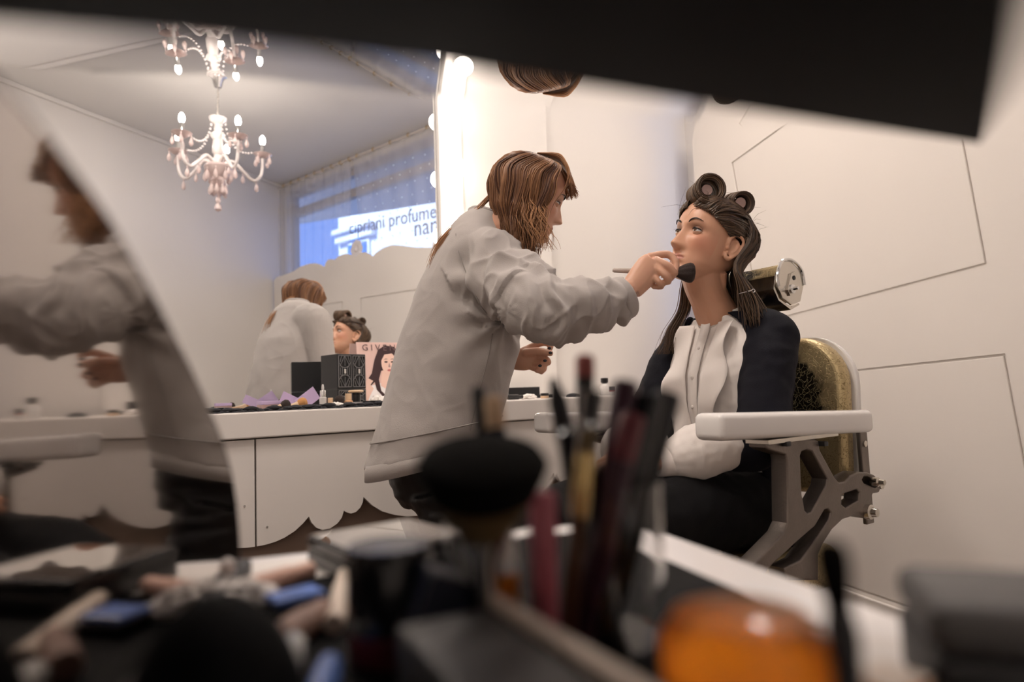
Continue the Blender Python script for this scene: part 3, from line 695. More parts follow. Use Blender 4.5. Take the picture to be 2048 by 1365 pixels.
def eyes(HM, parent, gaze, lidopen=1.0):
    for s in (1, -1):
        c = Vector((.0715, s * .032, .0012)); g = Vector(gaze).normalized()
        q = g.to_track_quat('X', 'Z').to_matrix().to_4x4()
        e = obj('eye', ball((0, 0, 0), .0125, 20, 14), 'eye_white', parent, HM @ T(*c))
        obj('iris', xf(ball((0, 0, 0), (.0022, .0058, .0058), 16, 8), T(.0112, 0, 0)), 'iris', e, q)
        obj('pupil', xf(ball((0, 0, 0), (.0015, .0027, .0027), 12, 8), T(.0123, 0, 0)), 'pupil', e, q)
        lids = []
        for (a0, a1, nm) in ((14 * lidopen + 2, 95, 'upper_lid'), (-95, -15 * lidopen - 4, 'lower_lid')):
            V, F = [], []; nu, nv = 16, 10; R = .0136
            for j in range(nv + 1):
                for i in range(nu + 1):
                    b = math.radians(-100 + 200 * i / nu); edge = (a0 if nm == 'upper_lid' else a1); far = (a1 if nm == 'upper_lid' else a0)
                    ed = edge * max(0, math.cos(b * .85)) ** .8 - 4 * math.sin(b) * s * .6
                    a = math.radians(ed + (far - ed) * j / nv)
                    V.append(Vector((R * math.cos(a) * math.cos(b), R * math.cos(a) * math.sin(b), R * math.sin(a))))
            for j in range(nv):
                for i in range(nu): k = j * (nu + 1) + i; F.append((k, k + 1, k + nu + 2, k + nu + 1))
            lo = obj('eyelid', (V, F), 'skin', e, angle=180); tint_all(lo, (0.30, 0.16, 0.11) if nm == 'upper_lid' else (0.60, 0.35, 0.24))
            if nm == 'upper_lid':
                obj('lashes', tube([V[i] * 1.02 for i in range(1, nu)], [.0006, .0016, .0021, .0018, .0008], 6, 20), 'lash', e)
            else:
                obj('lashes', tube([V[nv * (nu + 1) + i] * 1.01 for i in range(2, nu - 1)], [.0002, .0005, .0006, .0005, .0002], 5, 16), 'lash', e)
        obj('eyebrow', tube([(.0925, s * .014, .0205), (.0955, s * .024, .0255), (.0905, s * .037, .0285), (.079, s * .051, .0235)], [(.0026, .0015), (.003, .0017), (.0024, .0014), (.0008, .0006)], 8, 18), 'lash', parent, HM)
def tint_all(o, c):
    a = o.data.attributes.new('tint', 'FLOAT_COLOR', 'POINT')
    a.data.foreach_set('color', [x for _ in o.data.vertices for x in (*c, 1)])
def tint_body(o, HM, base, makeup):
    I = HM.inverted(); a = o.data.attributes.new('tint', 'FLOAT_COLOR', 'POINT'); out = []
    lip = Vector(makeup['lip']); blush = Vector(makeup['blush']); shadow = Vector(makeup['shadow']); B = Vector(base)
    for v in o.data.vertices:
        p = I @ v.co; c = B.copy()
        if p.length < .2 and p.x > .03 and p.z < .06:
            ay = abs(p.y)
            k = makeup['blush_k'] * gss(ay - .050, .016) * gss(p.z + .030, .020); c = c.lerp(blush, min(1, k))
            k = makeup['shadow_k'] * gss(ay - .034, .012) * gss(p.z - .009, .006); c = c.lerp(shadow, min(1, k))
            if ay < .026 and -.088 < p.z < -.062:
                hw = .0245; k = 1 - (ay / hw) ** 2
                up_ = -.0738 + .0088 * k ** .6 if k > 0 else -1; lo_ = -.0738 - .0115 * max(0, k) ** .6
                if k > 0 and lo_ < p.z < up_ and p.x > .07: c = c.lerp(lip, .8)
        out += [c.x, c.y, c.z, 1]
    a.data.foreach_set('color', out)
def displace(vf, fn):
    me = bpy.data.meshes.new('t'); me.from_pydata([tuple(p) for p in vf[0]], [], vf[1])
    bm = bmesh.new(); bm.from_mesh(me); bmesh.ops.recalc_face_normals(bm, faces=bm.faces); bm.normal_update()
    out = [v.co + v.normal * fn(v.co, v.normal) for v in bm.verts]; F = [tuple(v.index for v in f.verts) for f in bm.faces]
    bm.free(); bpy.data.meshes.remove(me); return out, F
def ring_loft(rings, n=40, close=True):
    """rings: list of lists of points"""
    V = [p for r in rings for p in r]; F = []; m = len(rings[0])
    for j in range(len(rings) - 1):
        for i in range(m): F.append((j * m + i, j * m + (i + 1) % m, (j + 1) * m + (i + 1) % m, (j + 1) * m + i))
    if close: F.append(tuple(range(m - 1, -1, -1))); F.append(tuple((len(rings) - 1) * m + i for i in range(m)))
    return V, F
class Hair:
    def __init__(s): s.v = []; s.f = []; s.sh = []
    def strand(s, pts, r0, shade, seg=12, n=4, r1=None):
        r1 = r0 * .25 if r1 is None else r1
        v, f = tube(pts, [r0 * .6, r0, r0, (r0 + r1) / 2, r1], n, seg)
        k = len(s.v); s.v += v; s.f += [tuple(i + k for i in q) for q in f]; s.sh += [shade] * len(v)
    def lock(s, pts, spread, count, r, base, rnd, flat=None, twist=0.0, taper=0.6):
        P = [Vector(p) for p in pts]
        for _ in range(count):
            a = rnd.uniform(0, 6.283); d = math.sqrt(rnd.random()) * spread; sh = max(0, min(1, base + rnd.uniform(-.25, .25)))
            Q = []
            for i, p in enumerate(P):
                t = (P[min(i + 1, len(P) - 1)] - P[max(i - 1, 0)]).normalized(); u = t.orthogonal() if flat is None else (Vector(flat) - t * t.dot(Vector(flat))).normalized()
                w_ = t.cross(u); k = d * (1 - (1 - taper) * i / (len(P) - 1)); aa = a + twist * i
                Q.append(p + u * (k * math.cos(aa) * .5) + w_ * (k * math.sin(aa)) + Vector((rnd.gauss(0, 1), rnd.gauss(0, 1), rnd.gauss(0, 1))) * spread * .12)
            s.strand(Q, r * rnd.uniform(.7, 1.3), sh, seg=max(8, len(P) * 3))
    def build(s, name, m, parent):
        o = obj(name, (s.v, s.f), m, parent, angle=180)
        a = o.data.attributes.new('shade', 'FLOAT', 'POINT'); a.data.foreach_set('value', s.sh); return o
def finger(pts, r=0.0085, tip=0.0068):
    P = [Vector(p) for p in pts]; parts = [tube(P, [r * 1.08, r, r * .95, tip], 10, 18)]
    parts.append(ball(P[-1], tip * 1.02, 10, 8)); parts.append(ball(P[0], r * 1.1, 10, 8))
    for p in P[1:-1]: parts.append(ball(p, r * 1.04, 10, 8))
    return join(*parts)
# ================================================================== the seated woman
mat('blouse_white', (0.84, 0.78, 0.74), 0.6, bump=0.1, bscale=300, sheen=0.2)
mat('cardigan_navy', (0.007, 0.007, 0.012), 0.85, bump=0.4, bscale=500, spec=0.25)
mat('trousers_black', (0.006, 0.006, 0.007), 0.8, bump=0.3, bscale=300, spec=0.2)
mat('roller', (0.60, 0.42, 0.38), 0.7); mat('silver_clip', (0.85, 0.83, 0.8), 0.15, metal=1)
mat('shoe_black', (0.012, 0.012, 0.013), 0.3)
def build_model():
    HM = frame3(at(1417, 487, 1.68), (-.82, -.47, .317), (.36, 0, .93))
    L = lambda x, y, z: FC @ Vector((x, y, z))
    TW = lambda p: FC @ Vector(p)
    # ---- body (one surface): head, neck, bust, arms and hands
    parts = [xf(head_part(), HM), xf(ear_part(1), HM), xf(ear_part(-1), HM)]
    nb = L(-.115, 0, 1.13); hb = HM @ Vector((-.012, 0, -.085))
    parts.append(tube([nb, nb.lerp(hb, .5) + CFW * .006, hb, HM @ Vector((-.01, 0, -.02))], [(.060, .058), (.050, .050), (.050, .053), (.045, .05)], 24, 24, up=CFW))
    parts.append(tube([L(-.09, .02, 1.128), nb.lerp(HM @ Vector((-.03, .05, -.06)), .93)], [.011, .010], 8, 12))
    parts.append(tube([L(-.09, -.02, 1.128), nb.lerp(HM @ Vector((-.03, -.05, -.06)), .93)], [.011, .010], 8, 12))
    def trings(rows, k=1.0, n=40, ax=None):
        R = []
        for (z, x, a, b) in rows:
            R.append([L(x + a * k * math.cos(t), b * k * (abs(math.sin(t)) ** .85) * (1 if math.sin(t) > 0 else -1), z) for t in [2 * math.pi * i / n for i in range(n)]])
        return R
    TOR = [(.60, -.06, .125, .175), (.68, -.09, .110, .150), (.76, -.105, .102, .142), (.84, -.11, .108, .150), (.92, -.112, .122, .160), (.99, -.118, .120, .165), (1.05, -.125, .100, .155), (1.095, -.13, .080, .138), (1.125, -.13, .066, .105), (1.15, -.122, .060, .070)]
    parts.append(ring_loft(trings(TOR, .86)))
    arms = {}
    for s in (1, -1):
        sh = Vector((-.13, s * .132, 1.078)); el = Vector((.03, s * .185, .835)); wr = Vector((.20, s * .085, .795))
        arms[s] = (sh, el, wr)
        parts.append(tube([TW(sh), TW(sh.lerp(el, .5)), TW(el), TW(el.lerp(wr, .5)), TW(wr)], [.045, .042, .036, .034, .026], 14, 24))
        hd = Vector((.27, s * .035, .790)); kn = Vector((.285, s * .015, .788))
        parts.append(tube([TW(wr), TW(wr.lerp(hd, .5)), TW(hd)], [(.026, .022), (.038, .016), (.04, .013)], 14, 10, up=Vector((0, 0, 1))))
        for i in range(4):
            o = Vector((.012 - .006 * i, -s * .0, .0)); b0 = hd + Vector((-.030 + .020 * i, -s * .008, 0))
            parts.append(finger([TW(b0), TW(b0 + Vector((.012, -s * .032, .006 - s * .002))), TW(b0 + Vector((.016, -s * .054, -.004))), TW(b0 + Vector((.014, -s * .070, -.014)))], .0085))
        parts.append(finger([TW(wr + Vector((.02, -s * .025, .004))), TW(wr + Vector((.05, -s * .045, .012))), TW(wr + Vector((.075, -s * .06, .006)))], .010, .008))
    body = obj('person', remesh(parts, 0.0024, 3, .5), 'skin', None, angle=180)
    tag(body, 'seated person in navy cardigan and white ruffled blouse with upswept curls, looking up', 'person')
    tint_body(body, HM, (.66, .36, .235), dict(lip=(.50, .20, .16), blush=(.66, .28, .18), blush_k=.75, shadow=(.20, .12, .09), shadow_k=.8))
    eyes(HM, body, (.95, .12, .16), 1.05)
    # ---- blouse
    fold = lambda p, n: .0035 * noise.noise(Vector((p.x * 22, p.y * 22, p.z * 9))) + .002 * noise.noise(p * 55)
    bl = ring_loft(trings([r for r in TOR if r[0] > .66 and r[0] < 1.13] + [(1.142, -.122, .064, .080)], 1.0, 64))
    bparts = [bl]
    for s in (1, -1):
        sh, el, wr = arms[s]
        m = el.lerp(wr, .55)
        bparts.append(tube([TW(el.lerp(wr, .05)), TW(el.lerp(wr, .35) + Vector((0, 0, .004))), TW(el.lerp(wr, .75) + Vector((0, 0, .006))), TW(wr + Vector((.01, 0, .004)))], [.045, .058, .064, .034], 24, 24))
    blo = obj('blouse', displace(remesh(bparts, .004, 3), fold), 'blouse_white', body, angle=180)
    # stand-up collar and button placket
    col = []
    for i in range(33):
        t = math.radians(-150 + 300 * i / 32); c, s_ = math.cos(t), math.sin(t)
        col.append([L(-.118 + .062 * c, .066 * s_, 1.130 - .016 * c), L(-.112 + .056 * c, .060 * s_, 1.162 - .018 * c)])
    V = [p for r in col for p in r] ; F = [(2 * i, 2 * i + 2, 2 * i + 3, 2 * i + 1) for i in range(32)]
    co = obj('collar', (V, F), 'blouse_white', body, angle=180); co.modifiers.new('t', 'SOLIDIFY').thickness = .003
    def front(z, y):
        rows = TOR; z = max(rows[0][0], min(rows[-1][0] - .001, z))
        for k in range(len(rows) - 1):
            if rows[k][0] <= z <= rows[k + 1][0]:
                t = (z - rows[k][0]) / (rows[k + 1][0] - rows[k][0]); x, a, b = [rows[k][i] + (rows[k + 1][i] - rows[k][i]) * t for i in (1, 2, 3)]
                return x + a * math.sqrt(max(0, 1 - min(.95, abs(y / b) ** 2.2)))
    pl = obj('placket', ([L(front(z, y) + .006, y, z) for z in [1.13 - .02 * i for i in range(18)] for y in (-.014, .014)], [(2 * i, 2 * i + 1, 2 * i + 3, 2 * i + 2) for i in range(17)]), 'blouse_white', body, angle=180)
    pl.modifiers.new('t', 'SOLIDIFY').thickness = .003
    for i in range(4):
        z = 1.06 - .075 * i
        obj('button', ball((0, 0, 0), (.002, .005, .005), 10, 6), 'blouse_white', body, FC @ T(front(z, 0) + .010, 0, z))
    for s, ph in ((1, 0), (-1, 1.7)):                       # two flounces falling from the collar
        V, F = [], []; nu, nv = 40, 8
        for i in range(nu + 1):
            u = i / nu; z = 1.125 - .34 * u
            y0 = s * (.050 - .034 * u)
            for j in range(nv + 1):
                v = j / nv; wid = .035 + .055 * math.sin(math.pi * min(1, u * .9 + .1))
                y = y0 - s * .012 + s * wid * v * .75
                lift = .008 + .020 * v + .016 * v * math.sin(u * 15 + ph) 
                V.append(L(front(z, y) + lift, y + .010 * v * math.sin(u * 15 + ph + 1.2), z - .03 * v * u))
        for i in range(nu):
            for j in range(nv): k = i * (nv + 1) + j; F.append((k, k + 1, k + nv + 2, k + nv + 1))
        fo = obj('flounce', (V, F), 'blouse_white', body, angle=180); fo.modifiers.new('t', 'SOLIDIFY').thickness = .0015
    for s in (1, -1):
        sh, el, wr = arms[s]
        cu = obj('cuff', tube([TW(wr + Vector((-.005, 0, 0))), TW(wr + Vector((.028, -s * .018, 0)))], [.036, .033], 20, 4), 'blouse_white', body)
    # ---- cardigan: open at the front
    R = []; n = 44
    for (z, x, a, b) in [(.70, -.088, .128, .172)] + [r for r in TOR if .72 < r[0] < 1.10] + [(1.125, -.132, .072, .115), (1.150, -.128, .066, .082)]:
        ph = math.radians(62 - 26 * max(0, min(1, (z - .95) / .2)))
        k1, k2 = 1.075, 1.015
        ts = [ph + (2 * math.pi - 2 * ph) * i / (n - 1) for i in range(n)]
        sg = lambda t: (abs(math.sin(t)) ** .85) * (1 if math.sin(t) > 0 else -1)
        R.append([L(x + (a * k1 + .006) * math.cos(t), (b * k1 + .006) * sg(t), z) for t in ts] + [L(x + a * k2 * math.cos(t), b * k2 * sg(t), z) for t in reversed(ts)])
    cparts = [ring_loft(R)]
    for s in (1, -1):
        sh, el, wr = arms[s]
        cparts.append(tube([TW(sh + Vector((0, -s * .045, .012))), TW(sh + Vector((0, s * .004, 0))), TW(sh.lerp(el, .5) + Vector((-.004, s * .006, 0))), TW(el + Vector((-.012, 0, -.004))), TW(el.lerp(wr, .30))], [.058, .068, .062, .060, .056], 24, 34))
    cfold = lambda p, n: .005 * noise.noise(Vector((p.x * 14 + p.z * 8, p.y * 14, p.z * 16))) + .003 * noise.noise(Vector((p.x * 30, p.y * 30, p.z * 40 + 5)))
    obj('cardigan', displace(remesh(cparts, .005, 4), cfold), 'cardigan_navy', body, angle=180)
    # ---- trousers and shoes
    tp = [ring_loft(trings([(.572, -.07, .14, .185), (.62, -.065, .135, .185), (.68, -.085, .118, .160), (.715, -.092, .110, .150)]))]
    for s in (1, -1):
        tp.append(tube([L(-.10, s * .09, .655), L(.08, s * .095, .668), L(.26, s * .10, .675), L(.42, s * .10, .655), L(.47, s * .10, .55), L(.46, s * .10, .35), L(.47, s * .10, .13)], [.098, .095, .085, .076, .066, .062, .055], 22, 48))
    tf = lambda p, n: .006 * noise.noise(Vector((p.x * 9, p.y * 9, p.z * 22))) + .003 * noise.noise(p * 30)
    obj('trousers', displace(remesh(tp, .007, 4), tf), 'trousers_black', body, angle=180)
    for s in (1, -1):
        obj('shoe', remesh([tube([L(.42, s * .10, .055), L(.50, s * .10, .052), L(.60, s * .10, .042), L(.67, s * .10, .034)], [(.035, .04), (.038, .04), (.042, .028), (.028, .016)], 16, 16, up=Vector((0, 0, 1))), tube([L(.44, s * .10, .045), L(.46, s * .10, .16)], [.034, .040], 14, 6)], .006, 3), 'shoe_black', body, angle=180)
    # ---- hair
    rnd = random.Random(3); H = Hair(); S = lambda th, z, o=0: HM @ skull(th, z, o)
    for i in range(520):                                   # scalp hair swept from the hairline up and back
        s = rnd.choice((1, -1)); u = rnd.random()
        th0 = s * (.15 + 1.35 * u); z0 = .064 - .050 * u ** 1.6 + rnd.uniform(-.004, .004)
        th1 = s * (1.0 + 1.9 * rnd.random()); z1 = .085 - .02 * rnd.random()
        if u > .55: z1 = .06 - .05 * rnd.random(); th1 = s * (2.0 + 1.0 * rnd.random())
        P = []
        for k in range(6):
            t = k / 5; P.append(S(th0 + (th1 - th0) * t, z0 + (z1 - z0) * t + .03 * math.sin(math.pi * t) * (1 - u), .003 + .010 * math.sin(math.pi * min(1, t * 1.2)) + .004 * rnd.random()))
        H.strand(P, .0022, rnd.random() * .6, 14)
    for i in range(600):                                   # back of the head, falling behind the ear to the shoulder
        s = rnd.choice((1, 1, -1)); th0 = s * rnd.uniform(1.75, 3.1); z0 = rnd.uniform(.02, .115)
        P = [S(th0, z0, .006), S(th0 + s * .1, z0 * .4, .020 + .012 * rnd.random()), S(s * max(1.85, abs(th0)), -.05, .024 + .008 * rnd.random())]
        q = P[-1]
        drp = Vector((.012 * rnd.gauss(0, 1), .012 * rnd.gauss(0, 1), 0)) + CFW * -.005
        P += [q + Vector((.010, -.004, -.05)) + drp * .5, q + Vector((.022, -.006, -.10)) + drp, q + Vector((.030 + .01 * math.sin(i), -.012, -.135 - .03 * rnd.random())) + drp]
        H.strand(P, .0024, rnd.random() * .75, 18)
    for i in range(90):                                    # thin lock over the far shoulder
        s = -1; q = S(-1.75, -.03, .010); d = Vector((rnd.gauss(0, .006), rnd.gauss(0, .006), 0))
        P = [S(-1.9, .05, .01), q + d * .3, q + Vector((-.012, .02, -.07)) + d, q + Vector((-.02, .03, -.14)) + d * 1.5, q + Vector((-.055, .03, -.20)) + d * 2, q + Vector((-.07 + rnd.gauss(0, .012), .03, -.26)) + d * 2]
        H.strand(P, .0013, rnd.random(), 18)
    def curl(c, axis, r, wdt, turns, start, nst, up):
        ax = HM.to_3x3() @ Vector(axis).normalized(); c = HM @ Vector(c); u = HM.to_3x3() @ Vector(up).normalized(); u = (u - ax * u.dot(ax)).normalized(); w_ = ax.cross(u)
        for i in range(nst):
            o = (i / (nst - 1) - .5) * wdt; P = []; rr = r * rnd.uniform(.76, 1.08); o += rnd.gauss(0, .004)
            for k in range(15):
                a = start + turns * 2 * math.pi * k / 14; q = rr * (1 - .35 * k / 14)
                P.append(c + ax * (o * (1 - .15 * k / 14)) + u * (q * math.cos(a)) + w_ * (q * math.sin(a)))
            H.strand(P, .0021, .15 + .7 * rnd.random(), 26)
    curl((.066, .0, .112), (.45, 1, .1), .043, .085, 1.1, 2.7, 130, (0, 0, 1))
    curl((-.012, .042, .112), (.35, 1, -.15), .034, .070, 1.25, 2.4, 110, (0, 0, 1))
    curl((-.045, -.02, .112), (0, 1, 0), .028, .06, 1.0, 2.4, 60, (0, 0, 1))
    for i in range(60):                                    # fly-aways
        th = rnd.uniform(-3, 3); a = S(th, rnd.uniform(.03, .11), .012); d = HM.to_3x3() @ Vector((rnd.gauss(0, 1), rnd.gauss(0, 1), rnd.gauss(.5, 1)))
        H.strand([a, a + d * .008 + Vector((0, 0, .006)), a + d * .014 + Vector((0, 0, .004)), a + d * .022], .0004, .6, 8, 3)
    H.build('hair', 'hair_brown', body)
    cap = [xf((v, f), HM) for v, f in [ball((-.012, 0, .022), (.094, .0755, .099), 30, 20)]]
    cv, cf = cap[0]; keep = set(i for i, p in enumerate(cv) if True)
    I = HM.inverted()
    cf = [q for q in cf if all(((I @ cv[i]).x < .052 and (I @ cv[i]).z > -.055 + .9 * max(0, (I @ cv[i]).x + .01)) or (I @ cv[i]).z > .083 for i in q)]
    sc = obj('hair_base', (cv, cf), 'hair_brown', body, angle=180); a = sc.data.attributes.new('shade', 'FLOAT', 'POINT'); a.data.foreach_set('value', [.1] * len(cv))
    for c, ax in (((.066, .0, .112), (.45, 1, .1)), ((-.012, .042, .112), (.35, 1, -.15))):
        A = Vector(ax).normalized()
        obj('hair_roller', tube([Vector(c) - A * .026, Vector(c) + A * .024], .014, 18), 'roller', body, HM)
    p0 = S(2.05, -.075, .026)
    q = at(1478, 588, p0.y - .03); q2 = at(1504, 582, p0.y - .03)
    cl = obj('hair_clip', join(tube([q, q2], [(.0008, .0008), (.0032, .002)], 8, 8), tube([q2 + (RGT * math.cos(a) + UPV * math.sin(a)) * .004 + RGT * .003 for a in [i * math.pi / 5 for i in range(11)]], .0015, 6, smooth=False)), 'silver_clip', body)
    return body, HM
MODEL, MODEL_HM = build_model()
# ================================================================== the make-up artist
mat('sweatshirt_grey', (0.40, 0.365, 0.345), 0.85, bump=0.25, bscale=420, sheen=0.15, var=0.03, vscale=5)
mat('sweatshirt_seam', (0.27, 0.245, 0.23), 0.9)
mat('leather_trousers', (0.010, 0.0095, 0.010), 0.42, bump=0.3, bscale=60, spec=0.35)
mat('brush_handle', (0.42, 0.35, 0.31), 0.35); mat('bristle_dark', (0.030, 0.018, 0.015), 0.75, bump=0.8, bscale=240, stretch=(1, 6, 1))
def build_artist():
    HS = 0.93
    HM = frame3(at(1060, 395, 1.73), (.93, .16, -.33), (.34, 0, .94)) @ Matrix.Scale(HS, 4)
    parts = [xf(head_part(), HM), xf(ear_part(1), HM), xf(ear_part(-1), HM)]
    nb = at(968, 478, 1.79)
    parts.append(tube([nb, nb.lerp(HM @ Vector((-.02, 0, -.07)), .55), HM @ Vector((-.015, 0, -.07)), HM @ Vector((-.01, 0, 0))], [.062, .05, .048, .045], 20, 20))
    # torso core
    CON = [(432, 938, 1004, .070), (448, 918, 1008, .095), (467, 903, 1012, .120), (490, 887, 1022, .145), (520, 868, 1034, .160), (571, 836, 1044, .165), (640, 811, 1045, .165), (700, 792, 1038, .165), (780, 768, 1022, .170), (860, 746, 1004, .180), (905, 734, 994, .182)]
    def tor(k, rows=CON, tilt=0.0, n=56):
        R = []
        for i, (py, xl, xr_, dp) in enumerate(rows):
            c = at((xl + xr_) / 2, py, 1.79); hw = (xr_ - xl) / 2 * 1.79 / FPX
            tl = 0.22 * max(0, (i - 6) / (len(rows) - 7)) if i > 6 else (0.30 if i < 3 else 0.15 * (6 - i) / 4)
            sg = 1 if i > 6 else -1
            R.append([c + Vector((hw * k * math.cos(t), dp * k * math.sin(t), (sg * tl * hw * math.cos(t)))) for t in [2 * math.pi * q / n for q in range(n)]])
        return R
    parts.append(ring_loft(tor(.82)))
    Sr, Er, Wr = at(975, 522, 1.70), at(1086, 622, 1.50), at(1262, 580, 1.545)
    Sl, El, Wl = at(940, 530, 1.93), at(950, 700, 1.98), at(1026, 722, 1.90)
    parts.append(tube([Sr, Sr.lerp(Er, .5), Er, Er.lerp(Wr, .5), Wr], [.05, .046, .04, .036, .0265], 14, 30))
    parts.append(tube([Sl, Sl.lerp(El, .5), El, El.lerp(Wl, .5), Wl], [.05, .046, .04, .036, .026], 14, 30))
    # right hand closing on the brush
    Y = 1.553
    kn = at(1309, 527, Y)
    parts.append(tube([Wr, at(1282, 556, Y - .004), at(1298, 536, Y), kn], [(.024, .027), (.021, .033), (.018, .034), (.013, .030)], 18, 18, up=(at(1318, 560, Y) - at(1296, 512, Y))))
    parts.append(finger([at(1300, 514, Y + .012), at(1334, 509, Y + .018), at(1351, 524, Y + .012), at(1351, 547, Y + .004)], .0095, .0072))
    parts.append(finger([at(1313, 521, Y - .004), at(1334, 531, Y - .016), at(1347, 546, Y - .014), at(1340, 559, Y - .002)], .0095, .0072))
    parts.append(finger([at(1312, 535, Y - .008), at(1330, 550, Y - .020), at(1336, 563, Y - .012), at(1322, 566, Y)], .009, .007))
    parts.append(finger([at(1303, 549, Y - .006), at(1317, 564, Y - .014), at(1322, 573, Y - .006), at(1308, 574, Y + .004)], .008, .0064))
    parts.append(finger([at(1288, 546, Y + .026), at(1312, 540, Y + .040), at(1332, 540, Y + .032), at(1346, 545, Y + .022)], .0105, .008))
    # left hand, relaxed and half closed
    Y2 = 1.88
    parts.append(tube([Wl, at(1046, 719, Y2), at(1062, 714, Y2), at(1072, 714, Y2)], [(.024, .026), (.02, .034), (.018, .036), (.014, .034)], 18, 16, up=Vector((0, 0, 1))))
    LF = [[(1061, 695), (1086, 686), (1101, 691), (1098, 701)], [(1071, 714), (1090, 717), (1096, 725), (1086, 727)], [(1070, 726), (1086, 731), (1087, 739), (1077, 735)], [(1064, 736), (1079, 742), (1083, 744), (1073, 741)]]
    for i, q in enumerate(LF): parts.append(finger([at(x, y, Y2 + (.0, -.006, -.010, -.006)[i] - .006 * k) for k, (x, y) in enumerate(q)], (.0098, .0098, .0092, .008)[i], .0075))
    parts.append(finger([at(1052, 706, Y2 - .018), at(1076, 703, Y2 - .030), at(1101, 707, Y2 - .026)], .0115, .0085))
    body = obj('person', remesh(parts, 0.0026, 3, .5), 'skin', None, angle=180)
    tag(body, 'person in a grey sweatshirt leaning forward with a brush raised to a cheek', 'person')
    tint_body(body, HM, (.66, .37, .255), dict(lip=(.50, .20, .17), blush=(.66, .30, .21), blush_k=.4, shadow=(.35, .2, .15), shadow_k=.4))
    eyes(HM, body, (.95, -.05, -.25), .8)
    for (x, y, yy) in ((1099, 697, Y2 - .026), (1101, 706, Y2 - .036), (1090, 722, Y2 - .034), (1080, 732, Y2 - .036)):
        obj('fingernail', ball((0, 0, 0), (.0055, .0025, .0042), 10, 8), 'nail_dark', body, T(*at(x, y, yy)))
    # ---- sweatshirt
    sp = [ring_loft(tor(1.0))]
    sp.append(tube([at(940, 520, 1.76), Sr, at(1028, 575, 1.60), Er, at(1128, 622, 1.505), at(1180, 610, 1.515), at(1222, 600, 1.53), at(1246, 596, 1.545)], [.080, .088, .086, .080, .070, .060, .052, .048], 28, 60))
    sp.append(tube([at(950, 520, 1.84), Sl, Sl.lerp(El, .5), El, El.lerp(Wl, .45), El.lerp(Wl, .8)], [.08, .085, .078, .068, .06, .05], 24, 40))
    ax = (Er - Sr).normalized(); ax2 = (Wr - Er).normalized()
    def folds(p, n):
        d = .006 * noise.noise(Vector((p.x * 7, p.y * 7, p.z * 5))) + .003 * noise.noise(p * 18)
        rg = 1 - abs(noise.noise(Vector((p.x * 9 + p.z * 4, p.y * 9, p.z * 3.2 - p.x * 3)))) * 2.2
        def near(a, b):
            k = max(0, min(1, (p - a).dot(b - a) / (b - a).length_squared)); return (p - a.lerp(b, k)).length
        sl_ = max(.16, min(1, (.15 - min(near(Sr.lerp(Er, .35), Er), near(Er, Wr))) / .04))
        d += sl_ * (.011 * max(0, rg) ** 3 - .003)
        rs = 1 - abs(noise.noise(Vector((p.x * 16 - p.z * 7, p.y * 12, p.z * 12 + p.x * 6)) + Vector((7, 3, 1)))) * 2.4
        d += sl_ * .006 * max(0, rs) ** 3
        t = (p - Er).dot(ax2); r = ((p - Er) - ax2 * t).length
        if -.06 < t < .24 and r < .12:                    # bunched sleeve folds around the elbow and forearm
            w_ = min(1, (t + .06) / .05) * min(1, (.24 - t) / .04)
            d += w_ * (.014 * math.sin(t * 95 + 7 * noise.noise(p * 9)) * (.4 + .6 * noise.noise(p * 13 + Vector((3, 1, 2)))) + .006 * noise.noise(Vector((t * 40, p.z * 14, p.y * 14))))
        u = (p - Sr).dot(ax); r2 = ((p - Sr) - ax * u).length
        if -.02 < u < .22 and r2 < .13: d += .012 * math.sin(u * 50 + p.z * 25 + 5 * noise.noise(p * 8)) * min(1, (u + .02) / .06) * .8
        a = p - at(1010, 640, 1.66)                       # drag lines from the armpit
        if a.length < .22: d += .007 * math.sin(math.atan2(a.z, a.x) * 9) * max(0, 1 - a.length / .22)
        return d
    swo = obj('sweatshirt', displace(remesh(sp, .0048, 6), folds), 'sweatshirt_grey', body, angle=180)
    cu = []
    cdir = (Wr - at(1222, 600, 1.53)).normalized(); cc = at(1244, 597, 1.545)
    obj('cuff', remesh([tube([cc - cdir * .020, cc - cdir * .012, cc + cdir * .008, cc + cdir * .014], [.050, .0545, .0535, .048], 28, 12)], .003, 3), 'sweatshirt_grey', body, angle=180)
    obj('cuff_lining', tube([cc + cdir * .0125, cc + cdir * .0165], [.045, .042], 24, 2), 'sweatshirt_seam', body)
    lastr = tor(1.012)[-1]; prevr = tor(1.012)[-2]
    obj('hem_seam', tube([a.lerp(b, .05) + Vector((0, 0, .004)) for a, b in zip(prevr, lastr)] + [prevr[0].lerp(lastr[0], .05) + Vector((0, 0, .004))], .0022, 6, 112), 'sweatshirt_seam', body)
    bot = [p + Vector((0, 0, -.030)) for p in lastr]; top_ = [p + Vector((0, 0, .012)) for p in tor(.985)[-1]]
    inn = [p + Vector((0, 0, -.028)) for p in tor(.95)[-1]]
    mid = [p for p in lastr]
    obj('hem_band', displace(ring_loft([top_, mid, bot, inn], close=False), lambda p, n: .003 * noise.noise(p * 10)), 'sweatshirt_grey', body, angle=180)
    # raglan seam, collar
    seam = [hit_on(swo, x, y) for x, y in ((912, 468), (918, 505), (932, 545), (950, 590), (972, 625), (1000, 650))]
    seam = [p for p in seam if p is not None]
    if len(seam) > 2: obj('raglan_seam', tube(seam, .0014, 6, 30), 'sweatshirt_seam', body)
    seam = [p for p in [hit_on(swo, x, y) for x, y in ((985, 668), (975, 720), (962, 770), (950, 820), (940, 862))] if p is not None]
    if len(seam) > 2: obj('side_seam', tube(seam, .0012, 6, 24), 'sweatshirt_seam', body)
    cr_ = [c for c in tor(1.0)[0]]
